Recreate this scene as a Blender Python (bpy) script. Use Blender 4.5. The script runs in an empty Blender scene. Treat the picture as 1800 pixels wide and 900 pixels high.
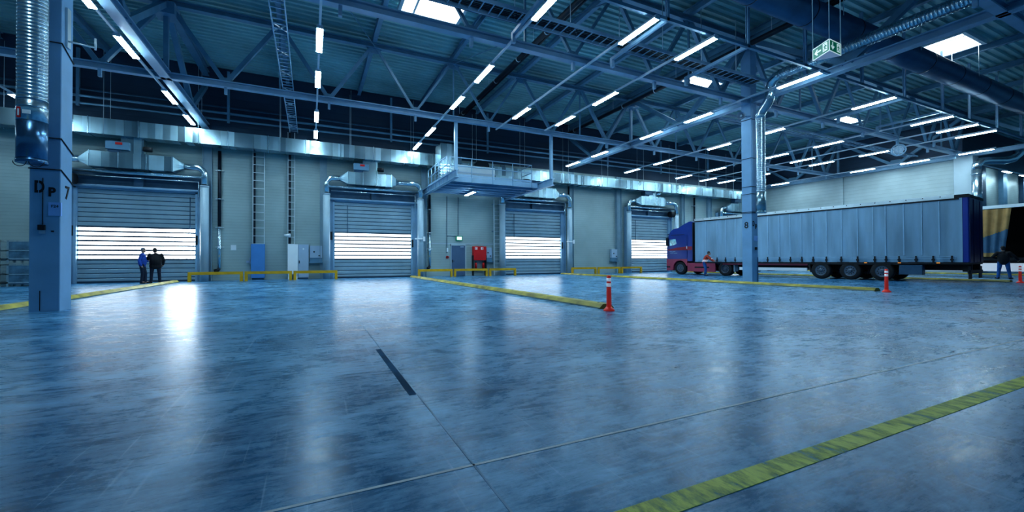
import bpy, bmesh, math, random
from mathutils import Vector, Matrix
random.seed(4)
C = bpy.context.scene.collection
PI = math.pi
S = bpy.context.scene
S.view_settings.view_transform = 'Standard'
S.view_settings.look = 'Medium High Contrast'
S.view_settings.exposure = 0.0
S.view_settings.gamma = 1.0

# ------------------------------------------------------------------ materials
def mat(name, col, rough=0.5, metal=0.0, var=0.0, vscale=3.0, bump=0.0, bscale=40.0, vstretch=None, emit=None, estr=0.0, spec=0.5):
    m = bpy.data.materials.new(name); m.use_nodes = True
    nt = m.node_tree; b = nt.nodes['Principled BSDF']
    b.inputs['Base Color'].default_value = (*col, 1)
    b.inputs['Roughness'].default_value = rough
    b.inputs['Metallic'].default_value = metal
    b.inputs['Specular IOR Level'].default_value = spec
    if emit:
        b.inputs['Emission Color'].default_value = (*emit, 1)
        b.inputs['Emission Strength'].default_value = estr
    tc = None
    if var or bump:
        tc = nt.nodes.new('ShaderNodeTexCoord')
        mp = nt.nodes.new('ShaderNodeMapping')
        nt.links.new(tc.outputs['Object'], mp.inputs['Vector'])
        if vstretch: mp.inputs['Scale'].default_value = vstretch
    if var:
        n = nt.nodes.new('ShaderNodeTexNoise'); n.inputs['Scale'].default_value = vscale; n.inputs['Detail'].default_value = 5
        nt.links.new(mp.outputs['Vector'], n.inputs['Vector'])
        r = nt.nodes.new('ShaderNodeValToRGB')
        r.color_ramp.elements[0].position = .3; r.color_ramp.elements[1].position = .72
        r.color_ramp.elements[0].color = (*[max(0, c*(1-var)) for c in col], 1)
        r.color_ramp.elements[1].color = (*[min(1, c*(1+var)) for c in col], 1)
        nt.links.new(n.outputs['Fac'], r.inputs['Fac']); nt.links.new(r.outputs['Color'], b.inputs['Base Color'])
    if bump:
        n2 = nt.nodes.new('ShaderNodeTexNoise'); n2.inputs['Scale'].default_value = bscale
        nt.links.new(mp.outputs['Vector'], n2.inputs['Vector'])
        bp = nt.nodes.new('ShaderNodeBump'); bp.inputs['Strength'].default_value = bump; bp.inputs['Distance'].default_value = .01
        nt.links.new(n2.outputs['Fac'], bp.inputs['Height']); nt.links.new(bp.outputs['Normal'], b.inputs['Normal'])
    return m

def siding_mat(name, col, pitch, col2=None, axis='Z'):
    """sheet siding: fine horizontal ribs"""
    m = mat(name, col, .45, 0.1)
    nt = m.node_tree; b = nt.nodes['Principled BSDF']
    tc = nt.nodes.new('ShaderNodeTexCoord'); sp = nt.nodes.new('ShaderNodeSeparateXYZ')
    nt.links.new(tc.outputs['Object'], sp.inputs[0])
    mu = nt.nodes.new('ShaderNodeMath'); mu.operation = 'DIVIDE'; mu.inputs[1].default_value = pitch
    nt.links.new(sp.outputs[axis], mu.inputs[0])
    fr = nt.nodes.new('ShaderNodeMath'); fr.operation = 'FRACT'; nt.links.new(mu.outputs[0], fr.inputs[0])
    rp = nt.nodes.new('ShaderNodeValToRGB')
    e = rp.color_ramp.elements; e[0].position = 0; e[0].color = (.74, .74, .74, 1); e[1].position = .1; e[1].color = (1, 1, 1, 1)
    x = e.new(.9); x.color = (.94, .94, .94, 1); x = e.new(1.0); x.color = (.76, .76, .76, 1)
    nt.links.new(fr.outputs[0], rp.inputs['Fac'])
    n = nt.nodes.new('ShaderNodeTexNoise'); n.inputs['Scale'].default_value = .5; n.inputs['Detail'].default_value = 4
    nt.links.new(tc.outputs['Object'], n.inputs['Vector'])
    r2 = nt.nodes.new('ShaderNodeValToRGB'); r2.color_ramp.elements[0].position = .3; r2.color_ramp.elements[1].position = .7
    r2.color_ramp.elements[0].color = (*[c*.86 for c in col], 1); r2.color_ramp.elements[1].color = (*[c*1.12 for c in col], 1)
    nt.links.new(n.outputs['Fac'], r2.inputs['Fac'])
    mx = nt.nodes.new('ShaderNodeMixRGB'); mx.blend_type = 'MULTIPLY'; mx.inputs[0].default_value = .75
    nt.links.new(r2.outputs['Color'], mx.inputs[1]); nt.links.new(rp.outputs['Color'], mx.inputs[2])
    nt.links.new(mx.outputs[0], b.inputs['Base Color'])
    bp = nt.nodes.new('ShaderNodeBump'); bp.inputs['Strength'].default_value = .5; bp.inputs['Distance'].default_value = .02
    nt.links.new(rp.outputs['Color'], bp.inputs['Height']); nt.links.new(bp.outputs['Normal'], b.inputs['Normal'])
    return m

def floor_mat():
    m = bpy.data.materials.new('polished_concrete'); m.use_nodes = True
    nt = m.node_tree; b = nt.nodes['Principled BSDF']; N = nt.nodes.new; Lk = nt.links.new
    tc = N('ShaderNodeTexCoord')
    def noise(scale, detail, rough=.6, stretch=None, dist=0.0):
        mp = N('ShaderNodeMapping'); Lk(tc.outputs['Object'], mp.inputs[0])
        if stretch: mp.inputs['Scale'].default_value = stretch[0]; mp.inputs['Rotation'].default_value = (0, 0, stretch[1])
        n = N('ShaderNodeTexNoise'); n.inputs['Scale'].default_value = scale; n.inputs['Detail'].default_value = detail
        n.inputs['Roughness'].default_value = rough; n.inputs['Distortion'].default_value = dist
        Lk(mp.outputs[0], n.inputs['Vector']); return n.outputs['Fac']
    def ramp(src, p0, c0, p1, c1):
        r = N('ShaderNodeValToRGB'); e = r.color_ramp.elements
        e[0].position = p0; e[1].position = p1; e[0].color = (*c0, 1); e[1].color = (*c1, 1)
        Lk(src, r.inputs[0]); return r.outputs[0]
    def mix(kind, f, a, c):
        x = N('ShaderNodeMixRGB'); x.blend_type = kind
        if isinstance(f, float): x.inputs[0].default_value = f
        else: Lk(f, x.inputs[0])
        for i, v in ((1, a), (2, c)):
            if isinstance(v, tuple): x.inputs[i].default_value = (*v, 1)
            else: Lk(v, x.inputs[i])
        return x.outputs[0]
    big = noise(.45, 7, .68, ((1, 1.5, 1), .3), .5)
    mid = noise(1.9, 10, .78, ((1, 1.5, 1), -.2), .6)
    fine = noise(9, 10, .82, ((.35, 1.9, 1), .22), .3)
    def mathn(op, a, c):
        x = N('ShaderNodeMath'); x.operation = op
        for k, v in ((0, a), (1, c)):
            if isinstance(v, float): x.inputs[k].default_value = v
            else: Lk(v, x.inputs[k])
        return x.outputs[0]
    tone = mathn('ADD', mathn('MULTIPLY', big, .34), mathn('ADD', mathn('MULTIPLY', mid, .36), mathn('MULTIPLY', fine, .30)))
    r3 = N('ShaderNodeValToRGB'); e3 = r3.color_ramp.elements
    e3[0].position = .40; e3[0].color = (.008, .070, .160, 1); e3[1].position = .58; e3[1].color = (.25, .52, .76, 1)
    x3 = e3.new(.485); x3.color = (.036, .190, .365, 1)
    Lk(tone, r3.inputs[0]); base = r3.outputs[0]
    # scuffs: sets of long thin scratches
    for ang, sc in ((.5, 1.0), (-1.0, 1.6), (1.3, 2.4)):
        s1 = noise(16*sc, 1, .5, ((1, .03, 1), ang), .04)
        base = mix('MIX', ramp(s1, .70, (0, 0, 0), .78, (.40, .40, .40)), base, (.45, .66, .85))
        s2 = noise(14*sc, 1, .5, ((.035, 1, 1), ang*.6+.3), .04)
        base = mix('MIX', ramp(s2, .70, (0, 0, 0), .78, (.45, .45, .45)), base, (.015, .08, .17))
    Lk(base, b.inputs['Base Color'])
    rg = ramp(mid, .36, (.20, .20, .20), .66, (.36, .36, .36))
    rg = mix('MIX', .4, rg, ramp(fine, .35, (.18, .18, .18), .65, (.44, .44, .44)))
    Lk(rg, b.inputs['Roughness'])
    b.inputs['Specular IOR Level'].default_value = .34; b.inputs['Specular Tint'].default_value = (.25, .62, 1.0, 1)
    bp = N('ShaderNodeBump'); bp.inputs['Strength'].default_value = .10; bp.inputs['Distance'].default_value = .01
    Lk(big, bp.inputs['Height']); Lk(bp.outputs[0], b.inputs['Normal'])
    return m

def panel_mat(name, col, step, rough=.27, lo=.62, hi=1.25):
    """sheet metal made of narrow panels each with its own random tone and roughness"""
    m = mat(name, col, rough, .8)
    nt = m.node_tree; b = nt.nodes['Principled BSDF']; N = nt.nodes.new; Lk = nt.links.new
    tc = N('ShaderNodeTexCoord'); sp = N('ShaderNodeSeparateXYZ'); Lk(tc.outputs['Object'], sp.inputs[0])
    d = N('ShaderNodeMath'); d.operation = 'DIVIDE'; d.inputs[1].default_value = step; Lk(sp.outputs['X'], d.inputs[0])
    f = N('ShaderNodeMath'); f.operation = 'FLOOR'; Lk(d.outputs[0], f.inputs[0])
    wn = N('ShaderNodeTexWhiteNoise'); wn.noise_dimensions = '1D'; Lk(f.outputs[0], wn.inputs['W'])
    nz = N('ShaderNodeTexNoise'); nz.inputs['Scale'].default_value = 1.3; nz.inputs['Detail'].default_value = 4; Lk(tc.outputs['Object'], nz.inputs['Vector'])
    ad = N('ShaderNodeMath'); ad.operation = 'ADD'; Lk(wn.outputs['Value'], ad.inputs[0]); Lk(nz.outputs['Fac'], ad.inputs[1])
    r = N('ShaderNodeValToRGB'); e = r.color_ramp.elements; e[0].position = .3; e[1].position = 1.0
    e[0].color = (*[c*lo for c in col], 1); e[1].color = (*[min(1, c*hi) for c in col], 1)
    h = N('ShaderNodeMath'); h.operation = 'MULTIPLY'; h.inputs[1].default_value = .62; Lk(ad.outputs[0], h.inputs[0])
    Lk(h.outputs[0], r.inputs[0]); Lk(r.outputs[0], b.inputs['Base Color'])
    rr_ = N('ShaderNodeMath'); rr_.operation = 'MULTIPLY_ADD'; rr_.inputs[1].default_value = .22; rr_.inputs[2].default_value = rough-.08
    Lk(wn.outputs['Value'], rr_.inputs[0]); Lk(rr_.outputs[0], b.inputs['Roughness'])
    return m

def day_mat(name, col, st, hot):
    """milky panes; sunlight from outside is painted as a stronger glow at the right-hand end"""
    m = emit_mat(name, col, st)
    nt = m.node_tree; e = nt.nodes['Emission']; tc = nt.nodes.new('ShaderNodeTexCoord'); sp = nt.nodes.new('ShaderNodeSeparateXYZ')
    nt.links.new(tc.outputs['Object'], sp.inputs[0]); mr = nt.nodes.new('ShaderNodeMapRange')
    mr.inputs['From Min'].default_value = .9; mr.inputs['From Max'].default_value = 1.9; mr.inputs['To Min'].default_value = st; mr.inputs['To Max'].default_value = hot
    nt.links.new(sp.outputs['X'], mr.inputs['Value']); nt.links.new(mr.outputs[0], e.inputs[1]); return m

def worn_mat(name, col, p0, p1, scale):
    m = mat(name, col, .5, 0, .3, 5)
    nt = m.node_tree; b = nt.nodes['Principled BSDF']
    tc = nt.nodes.new('ShaderNodeTexCoord'); n = nt.nodes.new('ShaderNodeTexNoise')
    n.inputs['Scale'].default_value = scale; n.inputs['Detail'].default_value = 9; n.inputs['Roughness'].default_value = .75
    mp = nt.nodes.new('ShaderNodeMapping'); mp.inputs['Scale'].default_value = (1, .35, 1); mp.inputs['Rotation'].default_value = (0, 0, .5)
    nt.links.new(tc.outputs['Object'], mp.inputs[0]); nt.links.new(mp.outputs[0], n.inputs['Vector'])
    r = nt.nodes.new('ShaderNodeValToRGB'); r.color_ramp.elements[0].position = p0; r.color_ramp.elements[1].position = p1
    r.color_ramp.elements[0].color = (.0, .0, .0, 1); r.color_ramp.elements[1].color = (.95, .95, .95, 1)
    nt.links.new(n.outputs['Fac'], r.inputs[0]); nt.links.new(r.outputs[0], b.inputs['Alpha'])
    return m

def emit_mat(name, col, st):
    m = bpy.data.materials.new(name); m.use_nodes = True
    nt = m.node_tree; nt.nodes.clear()
    o = nt.nodes.new('ShaderNodeOutputMaterial'); e = nt.nodes.new('ShaderNodeEmission')
    e.inputs[0].default_value = (*col, 1); e.inputs[1].default_value = st
    nt.links.new(e.outputs[0], o.inputs[0]); return m

M = {}
M['floor'] = floor_mat()
M['joint'] = mat('joint_sealant', (.80, .90, .95), .5, 0, .5, 1.2)
M['joint_dark'] = mat('joint_filler_dark', (.02, .10, .20), .8, 0, .4, 2, spec=.1)
M['stripe'] = worn_mat('worn_yellow_paint', (1.0, .98, .12), .34, .56, 9)
M['siding'] = siding_mat('wall_siding', (.40, .50, .50), .167)
M['siding_light'] = siding_mat('wall_siding_light', (.46, .54, .55), .30)
M['siding_shade'] = siding_mat('upper_wall_painted_shade', (.030, .062, .11), .40)  # upper walls get little light; that shade is put into the colour
M['deck'] = mat('roof_deck_steel', (.30, .52, .54), .5, .1, .3, .35)
M['steel'] = mat('painted_blue_steel', (.15, .30, .43), .42, .1, .12, 2)
M['steel_light'] = mat('light_blue_steel', (.29, .46, .62), .38, .1, .1, 2)
M['steel_dark'] = mat('dark_steel', (.05, .12, .20), .45, .3, .2, 2)
M['trim'] = mat('wall_post_paint', (.27, .39, .46), .45, 0, .1, 2)
M['column'] = mat('column_paint', (.24, .44, .66), .5, 0, .1, 1.5, .1, 20)
M['galv'] = panel_mat('galvanised_sheet', (.42, .60, .68), .31)
M['galv_spiral'] = mat('spiral_duct_steel', (.50, .64, .72), .24, .9, .25, 3)
M['duct_blue'] = mat('round_duct_blue', (.055, .14, .25), .38, .5, .12, 2)
M['chrome'] = mat('bright_steel', (.66, .78, .84), .2, .95, .1, 3)
M['slat'] = siding_mat('door_slats', (.40, .52, .64), .24)
M['door_panel'] = mat('door_panel_steel', (.36, .48, .55), .35, .25, .1, 1.5)
M['slat_gap'] = mat('door_slat_seal', (.03, .06, .10), .5)
M['day'] = emit_mat('daylight_pane', (.80, .92, 1.0), 4.8)
M['day_sun'] = day_mat('daylight_pane_sunlit', (.82, .93, 1.0), 5.5, 22.0)
M['sky'] = emit_mat('skylight_pane', (.82, .93, 1.0), 9.0)
M['tube'] = emit_mat('tube_diffuser', (.60, .86, 1.0), 80.0)
M['housing'] = mat('lamp_housing', (.62, .72, .82), .35, .2, .05)
M['white'] = mat('white_paint', (.62, .70, .76), .4, 0, .06, 2)
M['pipe_white'] = mat('white_pipe', (.42, .55, .64), .4, 0, .08, 1.2)
M['black'] = mat('black_rubber', (.012, .015, .02), .6, 0, .3, 5)
M['darkpipe'] = mat('black_pipe', (.012, .02, .035), .35, .2, .2, 4)
M['yellow'] = mat('yellow_paint', (.72, .40, .015), .45, 0, .15, 3)
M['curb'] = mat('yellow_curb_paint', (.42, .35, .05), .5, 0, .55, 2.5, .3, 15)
M['curb_side'] = mat('curb_side_grey', (.22, .27, .24), .6, 0, .3, 4)  # dull grey-green strip along both kerb edges
M['red'] = mat('red_enamel', (.62, .012, .014), .4, 0, .08, 2)
M['bollard'] = mat('bollard_red_glow', (.92, .075, .05), .4, 0, .1, 4, emit=(1, .06, .04), estr=.13)  # faint glow added to keep the red bright under blue light
M['reflect'] = mat('white_reflective', (.88, .90, .93), .35)
M['band'] = mat('white_reflective_glow', (.9, .9, .92), .35, emit=(.9, .92, 1), estr=.22)  # slight glow painted in for light the bands would throw back
M['cab_blue'] = mat('cabinet_blue', (.09, .28, .62), .4, 0, .05, 2)
M['cab_white'] = mat('cabinet_white', (.90, .94, 1.0), .3, 0, .04, 2)
M['cab_grey'] = mat('cabinet_grey', (.42, .54, .68), .4, 0, .05, 2)
M['door_grey'] = mat('door_grey_blue', (.09, .15, .25), .4, 0, .06, 2)
M['frame_grey'] = mat('door_frame_grey', (.45, .55, .60), .4)
M['green'] = mat('sign_green', (.0, .17, .10), .4, emit=(.0, .22, .12), estr=.25)
M['sign_white'] = mat('sign_white', (.8, .9, .9), .4, emit=(.75, .95, .95), estr=.45)
M['sign_lit'] = emit_mat('sign_lit', (.55, 1.0, .85), 1.6)
M['sign_grey'] = mat('sign_underside', (.6, .68, .8), .4, emit=(.6, .7, .85), estr=.12)
M['ink'] = mat('stencil_ink', (.01, .014, .02), .6)
M['paper'] = mat('paper', (.33, .55, .95), .6, 0, .05)
M['paper_white'] = mat('paper_white', (.75, .82, .88), .6)
M['tarp'] = mat('trailer_curtain', (.26, .42, .56), .55, 0, .22, .9, .3, 3.0, vstretch=(2.2, 1, .35))
M['tarp_seam'] = mat('curtain_seam', (.36, .56, .72), .5, 0, .1, 2)
M['tarp_blue'] = mat('trailer_blue', (.012, .05, .36), .4, 0, .1, 2)
M['tarp_navy'] = mat('trailer_door_navy', (.006, .022, .12), .4, 0, .15, 1.2)
M['truck_blue'] = mat('cab_blue_paint', (.012, .05, .27), .28, 0, .08, 1)
M['truck_red'] = mat('cab_maroon_paint', (.40, .055, .11), .35, 0, .1, 2)
M['stripe_red'] = mat('stripe_dark_red', (.27, .014, .04), .4, 0, .1, 2)
M['maroon_dark'] = mat('chassis_maroon', (.15, .018, .045), .5, 0, .2, 2)
M['chassis'] = mat('chassis_black', (.012, .014, .02), .6, 0, .3, 3)
M['tyre'] = mat('tyre_rubber', (.016, .018, .022), .75, 0, .3, 6)
M['rim'] = mat('wheel_rim', (.11, .15, .20), .35, .6, .2, 6)
M['alu'] = mat('aluminium', (.68, .76, .80), .35, .5, .1, 2)
M['glass'] = mat('cab_glass', (.30, .62, .66), .08, 0, .5, 4)
M['glass_dark'] = mat('windscreen_glass', (.02, .04, .06), .06)
M['orange'] = mat('orange_lamp', (.9, .3, .02), .4, emit=(1, .35, .05), estr=.6)
M['tan'] = mat('curtain_tan', (.46, .27, .10), .6, 0, .25, 2)
M['slate'] = mat('curtain_slate', (.07, .16, .26), .6, 0, .2, 2)
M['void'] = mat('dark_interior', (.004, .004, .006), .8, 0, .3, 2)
M['skin'] = mat('skin', (.42, .25, .19), .5, 0, .08, 20)
M['hair_grey'] = mat('grey_hair', (.22, .22, .24), .7, 0, .2, 60)
M['hair_dark'] = mat('dark_hair', (.02, .018, .02), .7, 0, .2, 60)
M['cloth_blue'] = mat('blue_jacket', (.02, .085, .40), .8, 0, .25, 9, .4, 12)
M['cloth_black'] = mat('black_coat', (.010, .011, .016), .85, 0, .2, 9, .4, 12)
M['cloth_navy'] = mat('dark_trousers', (.012, .02, .045), .85, 0, .2, 9, .4, 12)
M['cloth_jeans'] = mat('blue_jeans', (.03, .13, .36), .85, 0, .35, 9, .4, 14)
M['cloth_red'] = mat('orange_red_vest', (.55, .07, .04), .8, 0, .2, 9, .3, 12)
M['shirt'] = mat('pale_shirt', (.6, .68, .8), .7)
M['shoe'] = mat('black_shoe', (.012, .012, .015), .5)
M['mesh_wire'] = mat('cage_galvanised', (.45, .55, .58), .4, .6, .2, 5)
M['cage_panel'] = mat('cage_panel', (.13, .24, .32), .5, .3, .5, 3)
M['curtain_pale'] = mat('white_speaker', (.42, .54, .66), .4)

# ------------------------------------------------------------------ mesh helpers
class MB:
    def __init__(self): self.v = []; self.f = []; self.sm = []; self.mi = []; self.cur = 0
    def add(self, vs, fs, smooth=False):
        o = len(self.v); self.v += [Vector(p) for p in vs]
        for f in fs: self.f.append([i+o for i in f]); self.sm.append(smooth); self.mi.append(self.cur)
        return self
    def mset(self, i): self.cur = i; return self
    def box(self, a, b):
        (x0, y0, z0), (x1, y1, z1) = a, b
        x0, x1 = min(x0, x1), max(x0, x1); y0, y1 = min(y0, y1), max(y0, y1); z0, z1 = min(z0, z1), max(z0, z1)
        return self.add([(x0,y0,z0),(x1,y0,z0),(x1,y1,z0),(x0,y1,z0),(x0,y0,z1),(x1,y0,z1),(x1,y1,z1),(x0,y1,z1)],
                 [(0,3,2,1),(4,5,6,7),(0,1,5,4),(1,2,6,5),(2,3,7,6),(3,0,4,7)])
    def cbox(self, a, b, c=.02):
        """box with chamfered vertical edges and top"""
        (x0, y0, z0), (x1, y1, z1) = a, b
        ring = [(x0+c,y0),(x1-c,y0),(x1,y0+c),(x1,y1-c),(x1-c,y1),(x0+c,y1),(x0,y1-c),(x0,y0+c)]
        self.prism(ring, z0, z1); return self
    def prism(self, ring, z0, z1):
        n = len(ring)
        vs = [(x, y, z0) for x, y in ring]+[(x, y, z1) for x, y in ring]
        fs = [tuple(range(n-1, -1, -1)), tuple(range(n, 2*n))]+[(i, (i+1) % n, n+(i+1) % n, n+i) for i in range(n)]
        return self.add(vs, fs)
    def prism_ax(self, ring, a0, a1, ax):
        """ring of 2-D points extruded along axis ax (0: x, ring=(y,z); 1: y, ring=(x,z))"""
        n = len(ring)
        if ax == 0: vs = [(a0, p, q) for p, q in ring]+[(a1, p, q) for p, q in ring]
        else: vs = [(p, a0, q) for p, q in ring]+[(p, a1, q) for p, q in ring]
        fs = [tuple(range(n-1, -1, -1)), tuple(range(n, 2*n))]+[(i, (i+1) % n, n+(i+1) % n, n+i) for i in range(n)]
        return self.add(vs, fs)
    def frame(self, p0, p1, up=(0, 0, 1)):
        p0, p1 = Vector(p0), Vector(p1); d = (p1-p0).normalized(); u = Vector(up)
        if abs(d.dot(u)) > .98: u = Vector((0, 1, 0))
        s = d.cross(u).normalized(); t = s.cross(d).normalized(); return p0, p1, s, t
    def bar(self, p0, p1, w, h=None, up=(0, 0, 1)):
        h = h or w; p0, p1, s, t = self.frame(p0, p1, up); a, b = s*w/2, t*h/2
        vs = [p0-a-b, p0+a-b, p0+a+b, p0-a+b, p1-a-b, p1+a-b, p1+a+b, p1-a+b]
        return self.add(vs, [(0,3,2,1),(4,5,6,7),(0,1,5,4),(1,2,6,5),(2,3,7,6),(3,0,4,7)])
    def ibeam(self, p0, p1, w, h, tf=.03, tw=.03, up=(0, 0, 1)):
        p0, p1, s, t = self.frame(p0, p1, up)
        a, b = w/2, h/2
        pr = [(-a,-b),(a,-b),(a,-b+tf),(tw/2,-b+tf),(tw/2,b-tf),(a,b-tf),(a,b),(-a,b),(-a,b-tf),(-tw/2,b-tf),(-tw/2,-b+tf),(-a,-b+tf)]
        n = 12; vs = [p0+s*x+t*y for x, y in pr]+[p1+s*x+t*y for x, y in pr]
        fs = [(0,1,2,11),(11,2,3,10),(10,3,4,9),(9,4,5,8),(8,5,6,7)]
        fs = [tuple(reversed(f)) for f in fs]+[tuple(i+n for i in f) for f in fs]+[(i,(i+1)%n,n+(i+1)%n,n+i) for i in range(n)]
        return self.add(vs, fs)
    def tube(self, path, r, n=12, cap=True, smooth=True):
        pts = [Vector(p) for p in path]; rs = r if isinstance(r, (list, tuple)) else [r]*len(pts)
        m = len(pts); rings = []; prev = None
        for i, p in enumerate(pts):
            d = (pts[min(i+1, m-1)]-pts[max(i-1, 0)])
            d = d.normalized() if d.length > 1e-9 else Vector((0, 0, 1))
            if prev is None:
                u = Vector((0, 0, 1)) if abs(d.z) < .9 else Vector((0, 1, 0)); s = d.cross(u).normalized()
            else:
                s = prev-d*prev.dot(d)
                s = s.normalized() if s.length > 1e-6 else d.orthogonal().normalized()
            prev = s; t = s.cross(d).normalized()
            rings.append([p+(s*math.cos(2*PI*k/n)+t*math.sin(2*PI*k/n))*rs[i] for k in range(n)])
        vs = [q for rg in rings for q in rg]
        fs = [(i*n+k, i*n+(k+1) % n, (i+1)*n+(k+1) % n, (i+1)*n+k) for i in range(m-1) for k in range(n)]
        self.add(vs, fs, smooth)
        if cap: self.add(rings[0], [tuple(range(n-1, -1, -1))]); self.add(rings[-1], [tuple(range(n))])
        return self
    def ball(self, c, r, n=14, m=9):
        c = Vector(c); r = Vector(r if isinstance(r, (tuple, list)) else (r, r, r))
        vs = []
        for i in range(m+1):
            a = PI*i/m
            for k in range(n):
                b = 2*PI*k/n
                vs.append(c+Vector((r.x*math.sin(a)*math.cos(b), r.y*math.sin(a)*math.sin(b), r.z*math.cos(a))))
        fs = [(i*n+k, (i+1)*n+k, (i+1)*n+(k+1) % n, i*n+(k+1) % n) for i in range(m) for k in range(n)]
        return self.add(vs, fs, True)
    def quad(self, a, b, c, d): return self.add([a, b, c, d], [(0, 1, 2, 3)])
    def mesh(self, name, mats):
        me = bpy.data.meshes.new(name); me.from_pydata([tuple(p) for p in self.v], [], self.f)
        for m in (mats if isinstance(mats, (list, tuple)) else [mats]): me.materials.append(m)
        for p, s, i in zip(me.polygons, self.sm, self.mi): p.use_smooth = s; p.material_index = i
        bm = bmesh.new(); bm.from_mesh(me); bmesh.ops.remove_doubles(bm, verts=bm.verts, dist=1e-5)
        bmesh.ops.recalc_face_normals(bm, faces=bm.faces); bm.to_mesh(me); bm.free()
        return me
    def cut(self):
        self.cuts = getattr(self, 'cuts', []); self.cuts.append((len(self.v), len(self.f))); return self
    def build_each(self, name, mats, parent=None, local=False):
        """every piece between two cut() marks becomes a part of its own"""
        self.cut(); out = []; pv = pf = 0
        for (cv, cf) in self.cuts:
            if cf > pf:
                m = MB(); m.v = [p.copy() for p in self.v[pv:cv]]
                m.f = [[i-pv for i in f] for f in self.f[pf:cf]]; m.sm = self.sm[pf:cf]; m.mi = self.mi[pf:cf]
                out.append(m.build(name, mats, parent, local))
            pv, pf = cv, cf
        return out
    def build(self, name, mats, parent=None, local=False, label=None):
        if parent is not None and not local:
            inv = WM(parent).inverted(); self.v = [inv @ p for p in self.v]
        o = bpy.data.objects.new(name, self.mesh(name, mats)); C.objects.link(o)
        if parent is not None: o.parent = parent
        if label: o['label'] = label
        return o

def WM(o):
    m = Matrix.LocRotScale(o.location, o.rotation_euler, o.scale)
    return WM(o.parent) @ m if o.parent else m
def B(): return MB()
def thing(name, label, cat, loc=(0, 0, 0), rz=0, group=None):
    o = bpy.data.objects.new(name, None); C.objects.link(o); o.empty_display_size = .3
    o.location = loc; o.rotation_euler = (0, 0, rz); o['label'] = label; o['category'] = cat
    if group: o['group'] = group
    return o
def tag(o, label, cat, group=None):
    o['label'] = label; o['category'] = cat
    if group: o['group'] = group
    return o
def struct(o): o['kind'] = 'structure'; return o
def sroot(name, loc):
    o = bpy.data.objects.new(name, None); C.objects.link(o); o.location = loc; o['kind'] = 'structure'; return o
def dup(root, loc, label=None, rz=None):
    r = root.copy(); C.objects.link(r); r.location = loc
    if rz is not None: r.rotation_euler = (0, 0, rz)
    if label: r['label'] = label
    for ch in list(root.children):
        c = ch.copy(); C.objects.link(c); c.parent = r
        for g in list(ch.children):
            d = g.copy(); C.objects.link(d); d.parent = c
    return r
def text_mesh(s, size, depth=.004, bold=0.0):
    cu = bpy.data.curves.new('lettering', 'FONT'); cu.body = s; cu.size = size; cu.extrude = depth; cu.align_x = 'CENTER'; cu.align_y = 'CENTER'; cu.offset = bold
    t = bpy.data.objects.new('lettering_tmp', cu); C.objects.link(t)
    bpy.context.view_layer.update()
    me = bpy.data.meshes.new_from_object(t.evaluated_get(bpy.context.evaluated_depsgraph_get()))
    bpy.data.objects.remove(t); return me
def lettering(s, size, mtx, material, parent, name='lettering', bold=0.0, narrow=1.0):
    """mtx: world matrix of the text plane (x right, y up)"""
    me = text_mesh(s, size, .004, bold); me.materials.clear()
    me.transform(Matrix.Diagonal((narrow, 1, 1, 1))); me.materials.append(material)
    o = bpy.data.objects.new(name, me); C.objects.link(o)
    me.transform(WM(parent).inverted() @ mtx); o.parent = parent; return o
def plane_mtx(o, x, y):
    x, y = Vector(x).normalized(), Vector(y).normalized(); z = x.cross(y)
    m = Matrix((x, y, z)).transposed().to_4x4(); m.translation = Vector(o); return m
def arc(c, r, a0, a1, n, ex, ey):
    c, ex, ey = Vector(c), Vector(ex), Vector(ey)
    return [c+ex*(r*math.cos(a0+(a1-a0)*i/n))+ey*(r*math.sin(a0+(a1-a0)*i/n)) for i in range(n+1)]

# ------------------------------------------------------------------ grid of the hall
D = 28.5                       # dock wall
U0 = -5.3; BAY = 24.25         # column lines across
COLS = [U0, U0+BAY, U0+2*BAY]
TV = [4.9, 13.06, 21.3]        # truss lines
ZB, ZT = 8.63, 11.62           # chord centres
ZD = 12.08                     # roof deck
PITCH = BAY/6

# ------------------------------------------------------------------ setting
struct(B().add([(-34, -9, 0), (80, -9, 0), (80, 29, 0), (-34, 29, 0)], [(0, 1, 2, 3)]).build('floor', M['floor']))
w = B().box((-34, D, 0), (44.0, D+.3, 8.25)).build('wall_back', M['siding']); struct(w)
w2 = B().box((-34, D+.01, 8.25), (44.0, D+.3, 12.3)).build('wall_back_upper', M['siding_shade']); struct(w2)
struct(B().box((43.6, 13.4, 0), (43.9, D, 8.9)).build('wall_right', M['siding_light']))
struct(B().box((43.61, 13.4, 8.9), (43.9, D, 12.3)).build('wall_right_upper', M['siding_shade']))
struct(B().box((43.9, 14.6, 0), (80, 14.9, 8.9)).build('wall_far', M['siding']))
struct(B().box((43.9, 14.61, 8.9), (80, 14.9, 12.3)).build('wall_far_upper', M['siding_shade']))
# corrugated roof deck, ribs running along the dock wall
vs, fs = [], []; y = -9.0; k = 0; prof = []
while y < D:
    prof += [(y, ZD), (y+.13, ZD), (y+.17, ZD+.09), (y+.30, ZD+.09)]; y += .34
for (yy, zz) in prof: vs += [(-34, yy, zz), (80, yy, zz)]
for i in range(len(prof)-1): fs.append((2*i, 2*i+1, 2*i+3, 2*i+2))
bm_ = B(); bm_.add(vs, fs); struct(bm_.build('ceiling', M['deck']))

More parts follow.
